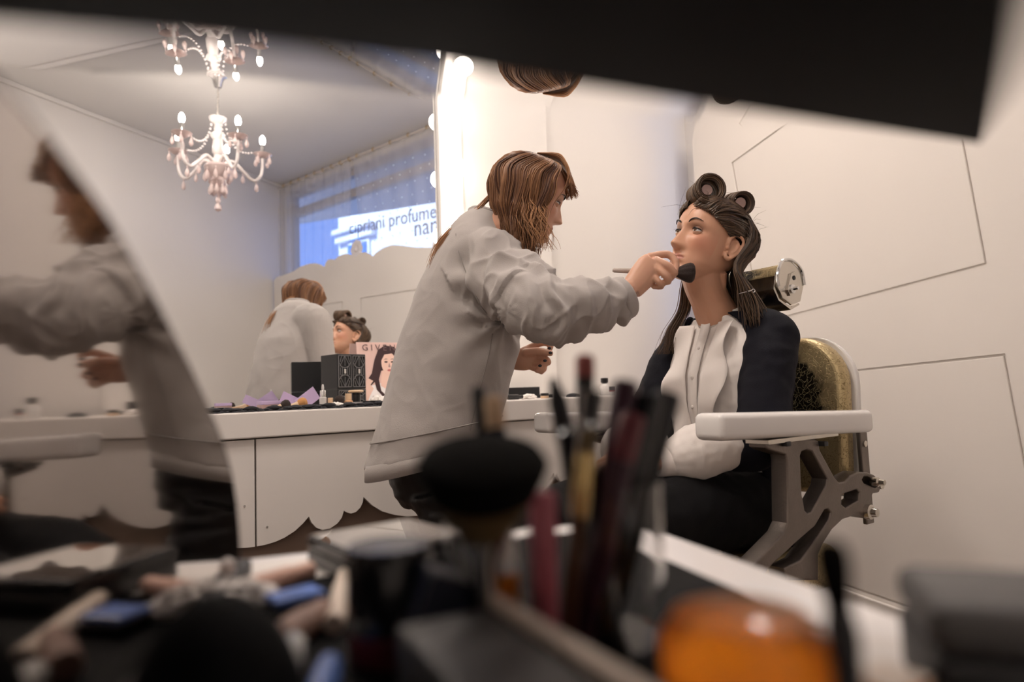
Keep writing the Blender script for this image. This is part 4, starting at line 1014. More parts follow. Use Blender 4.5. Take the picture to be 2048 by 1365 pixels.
    obj('neckband', tube([p.lerp(nb, .10) + Vector((0, 0, .006)) for p in cr_] + [cr_[0].lerp(nb, .10) + Vector((0, 0, .006))], [.009, .009], 8, 60), 'sweatshirt_grey', body)
    # ---- trousers: hips pushed back, legs down to the floor
    hipc = at(882, 930, 1.82)
    tp = [tube([at(878, 850, 1.81), at(884, 920, 1.82), at(900, 990, 1.82)], [(.14, .15), (.158, .165), (.13, .14)], 28, 12, up=Vector((0, 1, 0)))]
    for dy, fx_ in ((-.085, .02), (.085, -.03)):
        h = at(892, 965, 1.82) + Vector((0, dy, 0))
        tp.append(tube([h, Vector((h.x + .045 + fx_, h.y, .50)), Vector((h.x + .055 + fx_, h.y, .40)), Vector((h.x + .02 + fx_, h.y + .01, .25)), Vector((h.x - .01 + fx_, h.y + .01, .10))], [.092, .080, .066, .058, .046], 20, 40))
    tfold = lambda p, n: .006 * noise.noise(Vector((p.x * 8, p.y * 8, p.z * 34))) + .004 * noise.noise(Vector((p.x * 14, p.y * 14, p.z * 55)))
    obj('trousers', displace(remesh(tp, .007, 4), tfold), 'leather_trousers', body, angle=180)
    for dy, fx_ in ((-.085, .02), (.085, -.03)):
        h = at(892, 965, 1.82) + Vector((-.01 + fx_, dy + .01, 0))
        obj('shoe', remesh([tube([Vector((h.x - .05, h.y, .045)), Vector((h.x + .05, h.y, .045)), Vector((h.x + .13, h.y, .035)), Vector((h.x + .19, h.y, .028))], [(.036, .04), (.04, .044), (.045, .034), (.03, .02)], 16, 16, up=Vector((0, 0, 1))), tube([Vector((h.x, h.y, .03)), Vector((h.x, h.y, .14))], .044, 14, 6)], .007, 3), 'shoe_black', body, angle=180)
    # ---- long wavy hair
    rnd = random.Random(11); H = Hair(); I = HM.inverted()
    def S(th, z, o=0): return HM @ skull(th, z, o)
    g = Vector((0, 0, -1))
    for i in range(1250):
        s = rnd.choice((1, -1)); a = 1.15 + 1.97 * rnd.random() ** .85; th1 = s * a
        vol = .010 + .016 * rnd.random(); ph = rnd.uniform(0, 6.28)
        P = [HM @ Vector((.03 - .07 * rnd.random(), s * .006, .126)), S(s * (a * .8 + .1), .095, vol), S(th1, .05, vol + .004), S(th1, .0, vol + .006), S(s * max(a, 1.25), -.045, vol + .002)]
        q = P[-1]; d0 = (P[-1] - P[-2]).normalized(); ln = rnd.uniform(.07, .15) if a < 2.1 else rnd.uniform(.05, .115)
        out = (q - HM.translation); out.z = 0; out.normalize(); sd = Vector((-out.y, out.x, 0))
        cp = 5 * noise.noise(Vector((a * 4, s * 3, 0))); P = [p + out * (.005 * math.sin(i * 1.7 + cp)) + sd * (.005 * math.cos(i * 1.9 + cp)) if i > 1 else p for i, p in enumerate(P)]
        for k in range(1, 7):
            u = k / 6; dd = (d0 * (1 - u) + g * u * 1.3)
            P.append(P[-1] + dd * (ln / 6) + out * (.0055 * math.sin(cp + u * 11) + (.001 if a < 2.1 else -.004)) + sd * (.005 * math.cos(cp + u * 9)))
        H.strand(P, .0019, min(1, max(0, .10 + .4 * rnd.random() + .4 * noise.noise(Vector((a * 6, s, 2)))) * (1.4 if a < 1.45 else 1)), 30)
    for i in range(260):                                   # swept fringe falling forward of the brow
        y = rnd.uniform(-.062, .05); r_ = rnd.random()
        P = [HM @ Vector((-.02, y * .25, .128)), HM @ Vector((.035, y * .7, .129 + .008 * r_)), HM @ Vector((.082 - abs(y) * .35, y, .106 + .010 * r_)), HM @ Vector((.112 - abs(y) * .55, y * 1.15, .072 + .014 * r_)), HM @ Vector((.124 + .014 * rnd.random() - abs(y) * .6, y * 1.3, .040 + .022 * rnd.random()))]
        if y < -.03 and rnd.random() < .6: P = P[:4] + [HM @ Vector((.078, -.074, .03)), HM @ Vector((.062, -.083, -.02)), HM @ Vector((.058, -.080, -.07))]
        H.strand(P, .0018, .3 + .6 * rnd.random(), 18)
    for k in range(22):                                    # long locks over the back of the shoulder
        st = S(2.6 + .5 * rnd.random(), -.02, .02); yy = 1.70 + .05 * rnd.random(); j = rnd.random()
        pts = [st, at(940 + 10 * j, 428 + 8 * j, yy), at(900 + 12 * j, 458 + 10 * j, yy), at(872 + 12 * j, 496 + 12 * j, yy), at(856 + 18 * rnd.random(), 535 + 20 * j, yy)]
        for _ in range(3):
            d = Vector((rnd.gauss(0, .004), rnd.gauss(0, .004), rnd.gauss(0, .004))); H.strand([p + d * (.5 * i) for i, p in enumerate(pts)], .0012, .4 + .5 * rnd.random(), 18)
    for k in range(12):                                    # lighter wavy locks framing the cheek
        th = -1.32 - .5 * rnd.random(); b = S(th, -.03, .020); P = [S(th + .1, .07, .018), S(th, .02, .022), b]
        for q in range(1, 6): P.append(b + g * (.026 * q) + Vector((.010 * math.sin(q * 1.5 + k * .9) + .003 * q, -.003 * q, 0)))
        for _ in range(6):
            d = Vector((rnd.gauss(0, .005), rnd.gauss(0, .005), 0)); H.strand([p + d * (.3 + i * .25) for i, p in enumerate(P)], .0013, .45 + .5 * rnd.random(), 24)
    H.build('hair', 'hair_auburn', body)
    cv, cf = xf(ball((-.014, 0, .020), (.100, .082, .106), 30, 20), HM)
    cf = [q for q in cf if all(((I @ cv[i]).x < .045 and (I @ cv[i]).z > -.07) or (I @ cv[i]).z > .09 for i in q)]
    sc = obj('hair_base', (cv, cf), 'hair_auburn', body, angle=180); a = sc.data.attributes.new('shade', 'FLOAT', 'POINT'); a.data.foreach_set('value', [.12] * len(cv))
    return body, HM
def hit_on(o, px, py):
    d = ray(px, py).normalized(); dg = bpy.context.evaluated_depsgraph_get(); dg.update()
    ok, loc, nrm, idx = o.ray_cast(CAM, d)
    return loc + nrm * .0004 if ok else None
ARTIST, ARTIST_HM = build_artist()
# ---- the brush in her hand
def brush_obj(name, a, b, label, group=None, hm='brush_handle', rh=.005, fm='nickel', bm_='bristle_dark', bl=.05, bw=.016, tipw=.018, flen=.03, cat='makeup brush'):
    """a = handle end, b = ferrule end; bristles go on beyond b"""
    a, b = Vector(a), Vector(b); d = (b - a).normalized(); L = (b - a).length
    q = d.to_track_quat('Z', 'Y').to_matrix().to_4x4(); M = T(*a) @ q
    e = empty(name, label, cat, M, group)
    obj('handle', lathe([(rh * .5, 0), (rh * .85, .004), (rh * 1.0, L * .35), (rh * .8, L * .6), (rh * .95, L - flen)], 14), hm, e)
    obj('ferrule', lathe([(rh * 1.02, L - flen), (rh * 1.05, L - flen * .5), (bw * .55, L)], 18), fm, e)
    prof = [(bw * .5, L - .002)] + [(bw * .55 + (tipw - bw * .55) * math.sin(math.pi / 2 * min(1, u * 1.25)), L + bl * u) for u in (.15, .3, .5, .7)] + [(tipw * .93, L + bl * .85), (tipw * .7, L + bl * .95), (tipw * .2, L + bl)]
    v, f = lathe(prof, 40)
    v = [Vector((p.x * (1 + .05 * math.sin(9 * math.atan2(p.y, p.x) + 40 * p.z)), p.y * (1 + .05 * math.cos(13 * math.atan2(p.y, p.x))), p.z)) for p in v]
    obj('bristles', (v, f), bm_, e)
    return e
brush_obj('makeup_brush', at(1225, 541, 1.585), at(1352, 545, 1.565), 'taupe-handled powder brush held against a cheek', bl=.046, bw=.016, tipw=.024, rh=.0065, flen=.03)
# ================================================================== things on the vanity counter
mat('plastic_black', (0.015, 0.015, 0.017), 0.28); mat('cloth_black', (0.018, 0.018, 0.022), 0.85, bump=0.4, bscale=300)
mat('beige_liquid', (0.62, 0.36, 0.20), 0.25, coat=0.3); mat('beige_cap', (0.72, 0.50, 0.32), 0.4); mat('clear_white', (0.82, 0.80, 0.78), 0.15, trans=0.3)
mat('lilac_paper', (0.52, 0.40, 0.62), 0.6, var=0.04); mat('mauve_card', (0.38, 0.25, 0.24), 0.55); mat('bristle_tan', (0.55, 0.27, 0.10), 0.8, bump=0.8, bscale=200, stretch=(1, 6, 1))
mat('tissue', (0.82, 0.77, 0.73), 0.8, bump=0.3, bscale=90); mat('poster_pink', (0.72, 0.50, 0.45), 0.45); mat('print_hair', (0.045, 0.02, 0.022), 0.5); mat('print_skin', (0.80, 0.55, 0.46), 0.5)
mat('print_white', (0.82, 0.78, 0.78), 0.5); mat('print_letter', (0.16, 0.10, 0.10), 0.4); mat('grey_card', (0.28, 0.26, 0.26), 0.5); mat('wood_pale', (0.66, 0.48, 0.32), 0.5, var=0.1, vscale=30)
mat('print_lip', (0.50, 0.16, 0.15), 0.4); mat('red_line', (0.6, 0.05, 0.05), 0.4)
FMI = FM.inverted()
def cx_(px, yl, py=805):                    # local x on the counter for a pixel column at wall distance yl
    return (FMI @ hit(px, py, FM @ Vector((0, yl, 0)), MN)).x
def cpos(px, yl, dz=0.0): return FM @ T(cx_(px, yl), yl, CT + dz)
def mpp(px, yl):                            # metres per pixel there
    return (FM @ Vector((cx_(px, yl), yl, CT))).y / FPX
# lattice fronted boxes, two stacked
def lattice_box(z0, h, label):
    e = empty('lattice_box', label, 'box', FM @ T(cx_(688, -.22), -.22, CT + z0) @ RZ(math.radians(14)), 'black lattice boxes')
    w_, d_ = .115, .10
    obj('body', rbox(-w_ / 2, w_ / 2, -d_ / 2, d_ / 2, 0, h, .002), 'plastic_black', e, smooth=False)
    for c in (-1, 1):
        x0 = c * w_ / 4; hw = w_ / 4 - .004; y = -d_ / 2 - .0012; bars = []
        def bar(a, b, r=.0016): bars.append(tube([(x0 + a[0] * hw, y, h * .5 + a[1] * (h * .5 - .006)), (x0 + b[0] * hw, y, h * .5 + b[1] * (h * .5 - .006))], r, 4))
        for a, b in (((-1, -1), (1, -1)), ((1, -1), (1, 1)), ((1, 1), (-1, 1)), ((-1, 1), (-1, -1))): bar(a, b, .002)
        for k in (-1, 1):
            bar((0, k), (-.75, .35 * k)); bar((0, k), (.75, .35 * k)); bar((-1, k * .6), (-.4, k * .2)); bar((1, k * .6), (.4, k * .2)); bar((-.75, .35 * k), (0, .2 * k)); bar((.75, .35 * k), (0, .2 * k)); bar((-.5, k), (-.75, .6 * k)); bar((.5, k), (.75, .6 * k))
            bar((-.4, .25 * k), (.4, .25 * k)); bar((k * .7, -.25), (k * .7, .25)); bar((k * .4, -.25), (k * .4, .25)); bar((0, k), (0, .35 * k))
        obj('lattice', join(*bars), 'nickel_dark', e)
        obj('badge', rbox(x0 - .004, x0 + .004, y - .002, y + .001, h * .5 - .008, h * .5 + .008, .0005), 'chrome', e, smooth=False)
mat('nickel_dark', (0.22, 0.22, 0.23), 0.35, metal=0.6)
lattice_box(0.0, .062, 'black lattice-fronted box standing on the vanity counter beneath another'); lattice_box(.0625, .118, 'tall black lattice-fronted box stacked on top of another box')
# poster board leaning on the mirror
pw, ph_ = .30, .245
px0 = cx_(720, -.07)
pe = empty('poster_board', 'pink advertising board with a dark-haired face leaning on the mirror', 'poster', FM @ T(px0, -.075, CT + .0005) @ Matrix.Rotation(math.radians(-8), 4, 'X'))
obj('board', rbox(0, pw, 0, .004, 0, ph_, .0005), 'poster_pink', pe, smooth=False)
def flat(name, poly, m, lay, sc=1.0):
    sx = 0 if name == 'printed_hand' else -.15
    v, f = curve_shape([[(max(.002, x + sx) * pw, z * ph_) for x, z in poly]], .0001)
    obj(name, ([Vector((p.x, -.0003 * lay + p.z, p.y)) for p in v], f), m, pe, smooth=False)
def ell(cx, cz, rx, rz, n=28, a0=0): return [(cx + rx * math.cos(2 * math.pi * i / n), cz + rz * math.sin(2 * math.pi * i / n)) for i in range(n)]
flat('printed_blouse', [(.12, 0), (.30, .30), (.50, .36), (.80, .30), (.98, 0)], 'print_white', 1)
flat('printed_neck', [(.44, .30), (.47, .55), (.66, .55), (.68, .30), (.57, .20)], 'print_skin', 2)
flat('printed_hair', [(.30, .30), (.24, .36), (.33, .50), (.38, .72), (.44, .88), (.54, .95), (.66, .93), (.75, .82), (.78, .62), (.80, .42), (.86, .24), (.76, .20), (.72, .40), (.70, .58), (.46, .54), (.42, .40), (.44, .22), (.52, .12), (.46, .12), (.38, .24), (.36, .36)], 'print_hair', 3)
flat('printed_face', ell(.575, .655, .105, .19), 'print_skin', 4)
flat('printed_fringe', [(.44, .62), (.45, .80), (.54, .90), (.66, .89), (.70, .78), (.62, .82), (.52, .80), (.47, .70)], 'print_hair', 5)
for cx in (.535, .625): flat('printed_eye', ell(cx, .68, .024, .014, 14), 'print_hair', 5); flat('printed_eyebrow', [(cx - .035, .715), (cx, .735), (cx + .035, .720), (cx, .725)], 'print_hair', 5)
flat('printed_nose', [(.578, .67), (.562, .60), (.578, .59), (.594, .60)], 'mauve_card', 5); flat('printed_lips', ell(.578, .545, .034, .018, 16), 'print_lip', 5)
flat('printed_hand', [(.02, .06), (.05, .22), (.08, .36), (.13, .42), (.19, .38), (.15, .32), (.19, .26), (.13, .14), (.10, .06)], 'print_skin', 4)
v, f = text_mesh('G I V E N C H Y', 1.0, .0002); mx = max(p.x for p in v)
obj('lettering', ([Vector((.07 * pw + p.x / mx * .80 * pw, -.0022 + p.z, .865 * ph_ + p.y / mx * .80 * pw)) for p in v], f), 'print_letter', pe, smooth=False)
# bottles and jars
def bottle(name, px, yl, prof, m, label, capprof=None, capm=None, cat='bottle', grp=None, extra=None):
    e = empty(name, label, cat, cpos(px, yl), grp)
    obj('bottle_body', lathe(prof, 20), m, e)
    if capprof: obj('cap', lathe(capprof, 20), capm, e)
    if extra: obj(extra[0], lathe(extra[1], 16), extra[2], e)
    return e
bottle('dropper_bottle', 646, -.33, [(.0105, 0), (.0115, .002), (.0115, .034), (.008, .038)], 'clear_white', 'small clear dropper bottle with a silver collar near the mirror', [(.0095, .038), (.0095, .056), (.0085, .058)], 'chrome', extra=('dropper_bulb', [(.004, .058), (.0045, .066), (.003, .076), (.001, .078)], 'clear_white'))
bottle('foundation_bottle', 697, -.34, [(.014, 0), (.0145, .002), (.0145, .020), (.010, .024)], 'beige_liquid', 'square-shouldered beige foundation bottle with a wide beige cap before the lattice boxes', [(.0105, .024), (.0105, .044), (.009, .045)], 'beige_cap')
bottle('foundation_bottle', 661, -.34, [(.010, 0), (.0105, .002), (.0105, .014), (.007, .017)], 'beige_liquid', 'short beige foundation bottle beside the dropper bottle', [(.0085, .017), (.0085, .032), (.007, .033)], 'beige_cap')
bottle('black_jar', 713, -.33, [(.0135, 0), (.014, .002), (.014, .040)], 'plastic_black', 'plain black cylinder jar under a pale wooden disc', [(.0142, .040), (.0142, .046), (.012, .047)], 'black_gloss', 'jar')
tag(obj('wooden_disc', xf(lathe([(.020, 0), (.025, .002), (.026, .005), (.022, .008), (.005, .009)], 24), cpos(712, -.33, .0475)), 'wood_pale'), 'pale wooden disc lying on the black cylinder jar', 'lid')
e = empty('kabuki_brush', 'short black domed brush with a clear base before the lattice boxes', 'makeup brush', cpos(679, -.35))
obj('brush_base', lathe([(.013, 0), (.0135, .002), (.0125, .012)], 20), 'clear_white', e); obj('bristles', lathe([(.0125, .0122), (.0155, .020), (.0155, .030), (.011, .037), (.002, .040)], 24), 'bristle_dark', e)
e = empty('powder_brush', 'round tan-bristled brush lying beside a dark brush', 'makeup brush', cpos(603, -.36, .018) @ Matrix.Rotation(math.radians(80), 4, 'Y') @ RZ(1))
obj('bristles', lathe([(.010, -.012), (.017, -.004), (.019, .006), (.014, .015), (.003, .018)], 22), 'bristle_tan', e); obj('handle', lathe([(.004, -.075), (.006, -.07), (.006, -.03), (.010, -.0122)], 14), 'wood_pale', e)
e = empty('powder_brush', 'dark-bristled round brush with cream handle lying beside the tan brush', 'makeup brush', cpos(570, -.40, .016) @ Matrix.Rotation(math.radians(70), 4, 'Y') @ RZ(.4))
obj('bristles', lathe([(.009, -.012), (.014, -.003), (.0155, .006), (.011, .014), (.002, .017)], 22), 'bristle_dark', e); obj('handle', lathe([(.004, -.065), (.0055, -.06), (.0055, -.03), (.009, -.0122)], 14), 'beige_cap', e)
def slab(name, px, yl, w_, d_, h, rot, m, label, cat, lid=None, dz=0, tilt=0):
    e = empty(name, label, cat, cpos(px, yl, dz) @ RZ(math.radians(rot)) @ Matrix.Rotation(math.radians(tilt), 4, 'X'))
    obj('base', rbox(-w_ / 2, w_ / 2, -d_ / 2, d_ / 2, 0, h * .62, min(.0015, h * .2)), m, e, smooth=False)
    obj('lid', rbox(-w_ / 2, w_ / 2, -d_ / 2, d_ / 2, h * .62 + .0004, h, min(.0015, h * .15)), lid or m, e, smooth=False)
    return e
slab('eyeshadow_palette', 630, -.40, .085, .05, .014, 6, 'plastic_black', 'long slim black palette lying at the counter edge before the tissue', 'palette')
slab('eyeshadow_palette', 420, -.40, .070, .05, .016, -4, 'plastic_black', 'thick black palette lying at the end of the ruffled cloth away from the poster', 'palette')
slab('compact', 474, -.395, .085, .06, .009, 10, 'plastic_black', 'open-faced flat compact with a white lid on the ruffled cloth', 'compact', 'clear_white')
slab('makeup_box', 707, -.42, .045, .04, .016, 8, 'grey_card', 'small grey card box before the foundation bottle', 'box')
slab('makeup_box', 742, -.42, .062, .05, .019, -22, 'plastic_black', 'black box turned askew at the foot of the poster board', 'box')
slab('mauve_box', 538, -.36, .060, .045, .030, 4, 'mauve_card', 'mauve card box with a lilac lid behind the dark brush', 'box', 'lilac_paper')
for px, a, h, lb in ((580, 26, .034, 'lilac paper envelope standing half open behind the mauve box'), (622, -34, .046, 'lilac paper envelope tilted up beside the dropper bottle')):
    o = obj('paper_envelope', rbox(-.04, .04, -.001, .001, 0, h, .0004), 'lilac_paper', None, cpos(px, -.27, .012) @ RZ(.2) @ Matrix.Rotation(math.radians(a), 4, 'Y') , smooth=False); tag(o, lb, 'envelope')
def crumple(name, px, yl, rx, ry, rz, label, seed, cat='tissue', m='tissue', M=None):
    v, f = ball((0, 0, 0), (rx, ry, rz), 28, 16); o3 = Vector((seed * 3.1, seed, 0))
    v = [p * (1 + .35 * noise.noise(p.normalized() * 3 + o3) + .2 * noise.noise(p.normalized() * 7 + o3)) for p in v]; v = [Vector((p.x, p.y, max(p.z, -rz * .45) + rz * .45)) for p in v]
    return tag(obj(name, (v, f), m, None, M or cpos(px, yl), angle=25), label, cat)
crumple('tissue', 672, -.42, .026, .018, .012, 'crumpled white tissue between the black palette and grey box', 1)
crumple('tissue', 757, -.30, .030, .022, .024, 'cream crumpled tissue at the foot of the poster board', 2)
# ruffled black cloth along the front edge: a band with gathered puffs
cl = empty('ruffled_cloth', 'black gathered cloth strip lying along the front edge of the counter', 'cloth', FM @ T(0, 0, CT))
xa, xb_ = cx_(400, -.46), cx_(765, -.46)
V, F = [], []; nx_ = 160
for i in range(nx_ + 1):
    x = xa + (xb_ - xa) * i / nx_; w_ = .004 * math.sin(i * .9) + .003 * math.sin(i * .37)
    for y, z in ((-.482 + w_, .001), (-.480 + w_, .004 + .002 * math.sin(i * .7)), (-.46, .007 + .003 * math.sin(i * .8 + 1)), (-.44, .005), (-.438, .001)): V.append(Vector((x, y, z)))
for i in range(nx_):
    for j in range(4): k = i * 5 + j; F.append((k, k + 1, k + 6, k + 5))
obj('band', (V, F), 'cloth_black', cl, angle=180)
npf = 26
for i in range(npf):
    x = xa + (xb_ - xa) * (i + .5) / npf; s = .8 + .35 * math.sin(i * 2.3)
    v, f = ball((0, 0, 0), (.019 * s, .013, .0068 * s), 14, 8); v = [p * (1 + .35 * noise.noise(p * 120 + Vector((i, 0, 0)))) for p in v]
    obj('gathered_puff', (v, f), 'cloth_black', cl, T(x, -.464, .0085 * s))
# right-hand stretch of the counter
e = empty('open_case', 'shallow black open case standing at the back of the counter behind the raised hand', 'case', FM @ T(cx_(1062, -.10), -.10, CT))
obj('tray', join(rbox(-.085, .085, -.05, .05, 0, .006), rbox(-.085, .085, -.05, -.047, .006, .014), rbox(-.085, -.082, -.05, .05, .006, .014), rbox(.082, .085, -.05, .05, .006, .014)), 'plastic_black', e, smooth=False); obj('raised_lid', rbox(-.085, .085, .046, .052, .006, .05, .001), 'plastic_black', e, smooth=False)
crumple('tissue', 1058, -.34, .030, .022, .014, 'white crumpled tissue before the open black case', 5)
bottle('cream_jar', 1090, -.36, [(.016, 0), (.017, .002), (.017, .010)], 'beige_cap', 'low cream jar with a black lid beside the tissue', [(.0172, .0102), (.0172, .020), (.015, .021)], 'plastic_black', 'jar')
tag(obj('black_tube', xf(join(lathe([(.008, -.03), (.010, -.028), (.010, .02), (.007, .024), (.007, .04)], 16)), cpos(1028, -.38, .0105) @ Matrix.Rotation(math.pi / 2, 4, 'Y')), 'black_gloss'), 'glossy black tube lying on the counter beside the sweatshirt', 'tube')
tag(obj('powder_puff', xf(lathe([(.030, 0), (.032, .003), (.028, .010), (.012, .015), (.001, .016)], 26), cpos(1147, -.30)), 'cloth_black'), 'flat domed black powder puff at the end of the counter', 'puff')
bottle('perfume_bottle', 1211, -.36, [(.020, 0), (.022, .003), (.022, .040), (.014, .050), (.008, .052)], 'clear_white', 'clear glass bottle with a black cap at the end of the counter', [(.010, .052), (.016, .056), (.016, .074), (.014, .075)], 'plastic_black')
bottle('lotion_bottle', 1226, -.44, [(.012, 0), (.0125, .002), (.0125, .016)], 'clear_white', 'small bottle with a black cap and red ring at the counter end', [(.0128, .0162), (.0128, .036), (.011, .037)], 'plastic_black', extra=('ring', [(.0131, .018), (.0131, .020)], 'red_line'))
# ================================================================== the near table and the things around the lens
TZ = 0.83
mat('table_white', (0.80, 0.77, 0.76), 0.3, coat=0.2); mat('mat_black', (0.004, 0.004, 0.004), 0.7, bump=0.2, bscale=120, spec=0.12); mat('dark_mirror', (0.46, 0.43, 0.41), 0.05, metal=1.0)
mat('lid_black', (0.004, 0.004, 0.006), 0.75, spec=0.03); mat('clear_plastic', (0.95, 0.95, 0.95), 0.03, trans=1.0, ior=1.25); mat('navy', (0.006, 0.008, 0.020), 0.45, spec=0.3)
mat('orange_plastic', (1.0, 0.36, 0.03), 0.45, trans=0.7, ior=1.2, coat=0.2); mat('pink_pencil', (0.45, 0.12, 0.16), 0.4); mat('plum', (0.05, 0.015, 0.03), 0.35); mat('wine', (0.14, 0.02, 0.03), 0.35); mat('terracotta', (0.32, 0.08, 0.07), 0.4)
mat('brown_wood', (0.12, 0.05, 0.025), 0.35, coat=0.3); mat('cream_card', (0.74, 0.62, 0.52), 0.5); mat('brown_tube', (0.28, 0.16, 0.12), 0.45); mat('peach', (0.72, 0.44, 0.34), 0.5); mat('blue_glaze', (0.15, 0.25, 0.62), 0.15); mat('red_wax', (0.30, 0.02, 0.02), 0.4)
mat('bristle_black', (0.005, 0.004, 0.0035), 0.9, spec=0.1, bump=0.9, bscale=260, stretch=(1, 8, 1)); mat('bristle_gold', (0.16, 0.10, 0.035), 0.7, bump=0.9, bscale=260, stretch=(1, 8, 1)); mat('grey_plastic', (0.09, 0.085, 0.085), 0.5)
A1, A2, B1, B2 = on_z(360, 1130, TZ), on_z(620, 1104, TZ), on_z(1330, 1064, TZ), on_z(1850, 1240, TZ)
bd = (B2 - B1).normalized(); ad0 = (A2 - A1).normalized(); ad = Vector((-bd.y, bd.x, 0))
if ad.x < 0: ad.negate()
ad = (ad + ad0 * .6).normalized(); bd2 = Vector((ad.y, -ad.x, 0))
# corner: along the right edge, where it meets the far edge
den = ad.x * bd.y - ad.y * bd.x; t_ = ((B1 - A2).x * bd.y - (B1 - A2).y * bd.x) / den; TC = A2 + ad * t_; TC.z = TZ
FT = frame(Vector((TC.x, TC.y, 0)), -ad, -Vector((-ad.y, ad.x, 0)))  # x to the left along the far edge, y towards the camera side
def t_loc(p): return FT.inverted() @ p
tb = empty('table', 'white table crowded with make-up tools on a black mat', 'table', FT)
bl = t_loc(B2); sk = bl.x / bl.y                                    # the right edge leans a little
TW, TL = 1.15, .74
obj('tabletop', rbox(0, TW, 0, TL, TZ - .035, TZ, .003), 'table_white', tb, smooth=False)
for x, y in ((.06, .06), (TW - .06, .06), (.06, TL - .06), (TW - .06, TL - .06)):
    obj('leg', rbox(x - .02, x + .02, y - .02, y + .02, 0, TZ - .0352, .003), 'table_white', tb, smooth=False)
mt_ = tag(obj('make_up_mat', rbox(.050, TW - .05, .050, TL - .05, TZ + .0002, TZ + .003, .001), 'mat_black', None, FT, smooth=False), 'black mat spread on the white table', 'mat')
TZ += .003
# ---- arched table mirror on the left
mdir = Vector((-.219, .976, 0)); mnr = Vector((.976, .219, 0)); mp0 = -mnr * .087
def m_loc(px, py):
    p = hit(px, py, mp0, mnr); return (p.dot(mdir), p.z)
arch = [m_loc(*q) for q in ((-140, 75), (0, 172), (60, 238), (130, 325), (235, 470), (330, 640), (400, 780), (450, 900), (470, 990), (478, 1075))]
arch = [(.10, 0.995)] + arch[1:] + [(arch[-1][0] + .002, TZ + .012), (.10, TZ + .012)]
FMR = frame(mp0.copy(), mdir, -mnr)                                   # local x along the plate, y towards the room side
mr = empty('table_mirror', 'arched smoky mirror standing on the white table', 'mirror', FMR)
v, f = curve_shape([arch], .0015); obj('glass', ([Vector((p.x, .0015 + p.z, p.y)) for p in v], f), 'dark_mirror', mr, smooth=False)
obj('rim', tube([(x, .002, z) for x, z in arch[1:-1]], .0022, 8, 60), 'black_matte', mr)
obj('back_plate', ([Vector((p.x, .0055 + p.z, p.y)) for p in v], f), 'black_matte', mr, smooth=False)
obj('foot', rbox(.10, arch[-2][0], -.008, .035, TZ, TZ + .012, .003), 'black_matte', mr, smooth=False)
# ---- open case: dark lid over the lens with a mirrored border
n1, n2 = ray(0, 160), ray(2048, 344); ln_ = n1.cross(n2).normalized()
if ln_.z < 0: ln_.negate()
LP0 = at(1024, 206, .35)
lf = FWD - ln_ * FWD.dot(ln_); lf.normalize(); lx = lf.cross(ln_)
FLD = Matrix(((lx.x, lf.x, ln_.x, LP0.x), (lx.y, lf.y, ln_.y, LP0.y), (lx.z, lf.z, ln_.z, LP0.z), (0, 0, 0, 1)))
def l_loc(px, py):
    p = FLD.inverted() @ hit(px, py, LP0, ln_); return (p.x, p.y)
case = empty('make_up_case', 'black make-up case with its dark lid propped open over the white table', 'case')
farp = [(0, 130), (430, 148), (870, 193), (1400, 240), (1700, 264), (1945, 287)]
blk = [(1960, 284), (1400, 203), (870, 125), (430, 75), (0, 38)]
F2, B2_ = [l_loc(*q) for q in farp], [l_loc(*q) for q in blk]
LX = -.36 - LP0.x; yf = F2[0][1]; yb = B2_[-1][1] - .03
v, f = curve_shape([[(LX, yf)] + F2 + B2_ + [(LX, yb)]], .001); obj('mirror_border', ([FLD @ Vector((p.x, p.y, .001 + p.z)) for p in v], f), 'mirror', case, smooth=False)
R2 = [l_loc(*q) for q in ((2150, -160), (2048, 80))]
v, f = curve_shape([B2_ + [(LX, yb), (LX, -.52), (R2[0][0], -.52)] + R2], .002); obj('lid', ([FLD @ Vector((p.x, p.y, .0015 + p.z)) for p in v], f), 'lid_black', case, smooth=False)
q0, q1 = FLD @ Vector((LX, yb, 0)), FLD @ Vector((LX, -.42, 0))
obj('side_panel', ([Vector((q.x + dx, q.y, z if z else q.z)) for dx in (0, -.006) for q, z in ((q0, TZ), (q1, TZ), (q1, 0), (q0, 0))], [(0, 1, 2, 3), (4, 7, 6, 5), (0, 4, 5, 1), (3, 2, 6, 7), (0, 3, 7, 4), (1, 5, 6, 2)]), 'lid_black', case, smooth=False)
# ---- cups with pencils and brushes
def cup(px, py, dia, h, label, grp):
    p = on_z(px, py, TZ); r = dia / 2
    e = empty('brush_cup', label, 'cup', T(*p), grp)
    obj('wall', lathe([(r * .90, .002), (r * .93, .0), (r, h), (r * .97, h), (r * .90, .004), (.001, .004), (.001, .002)], 36, cap=False), 'clear_plastic', e)
    return p
P1 = cup(1205, 1285, .062, .074, 'clear plastic cup packed with cosmetic pencils', None)
P2 = cup(985, 1330, .040, .060, 'narrow clear cup holding the large powder brush', None)
def pencil(name, top, bot, r, m, label, cap=None, capm=None, capl=.02, tip=False, grp=None, cat='pencil'):
    a, b = Vector(bot), Vector(top); d = (b - a); L = d.length; M = T(*a) @ d.to_track_quat('Z', 'Y').to_matrix().to_4x4()
    e = empty(name, label, cat, M, grp)
    obj('barrel', lathe([(r * .8, 0), (r, .002), (r, L - capl - .0002)], 12), m, e)
    if tip: obj('cap', lathe([(r, L - capl), (r * .95, L - capl * .5), (r * .35, L)], 12), capm or m, e)
    else: obj('cap', lathe([(r * 1.05, L - capl), (r * 1.05, L - .002), (r * .8, L)], 12), capm or m, e)
    return e
G = 'pencils in the clear cup'
def inb(dx, dy=0, z=.006): return P1 + Vector((dx, dy, z))
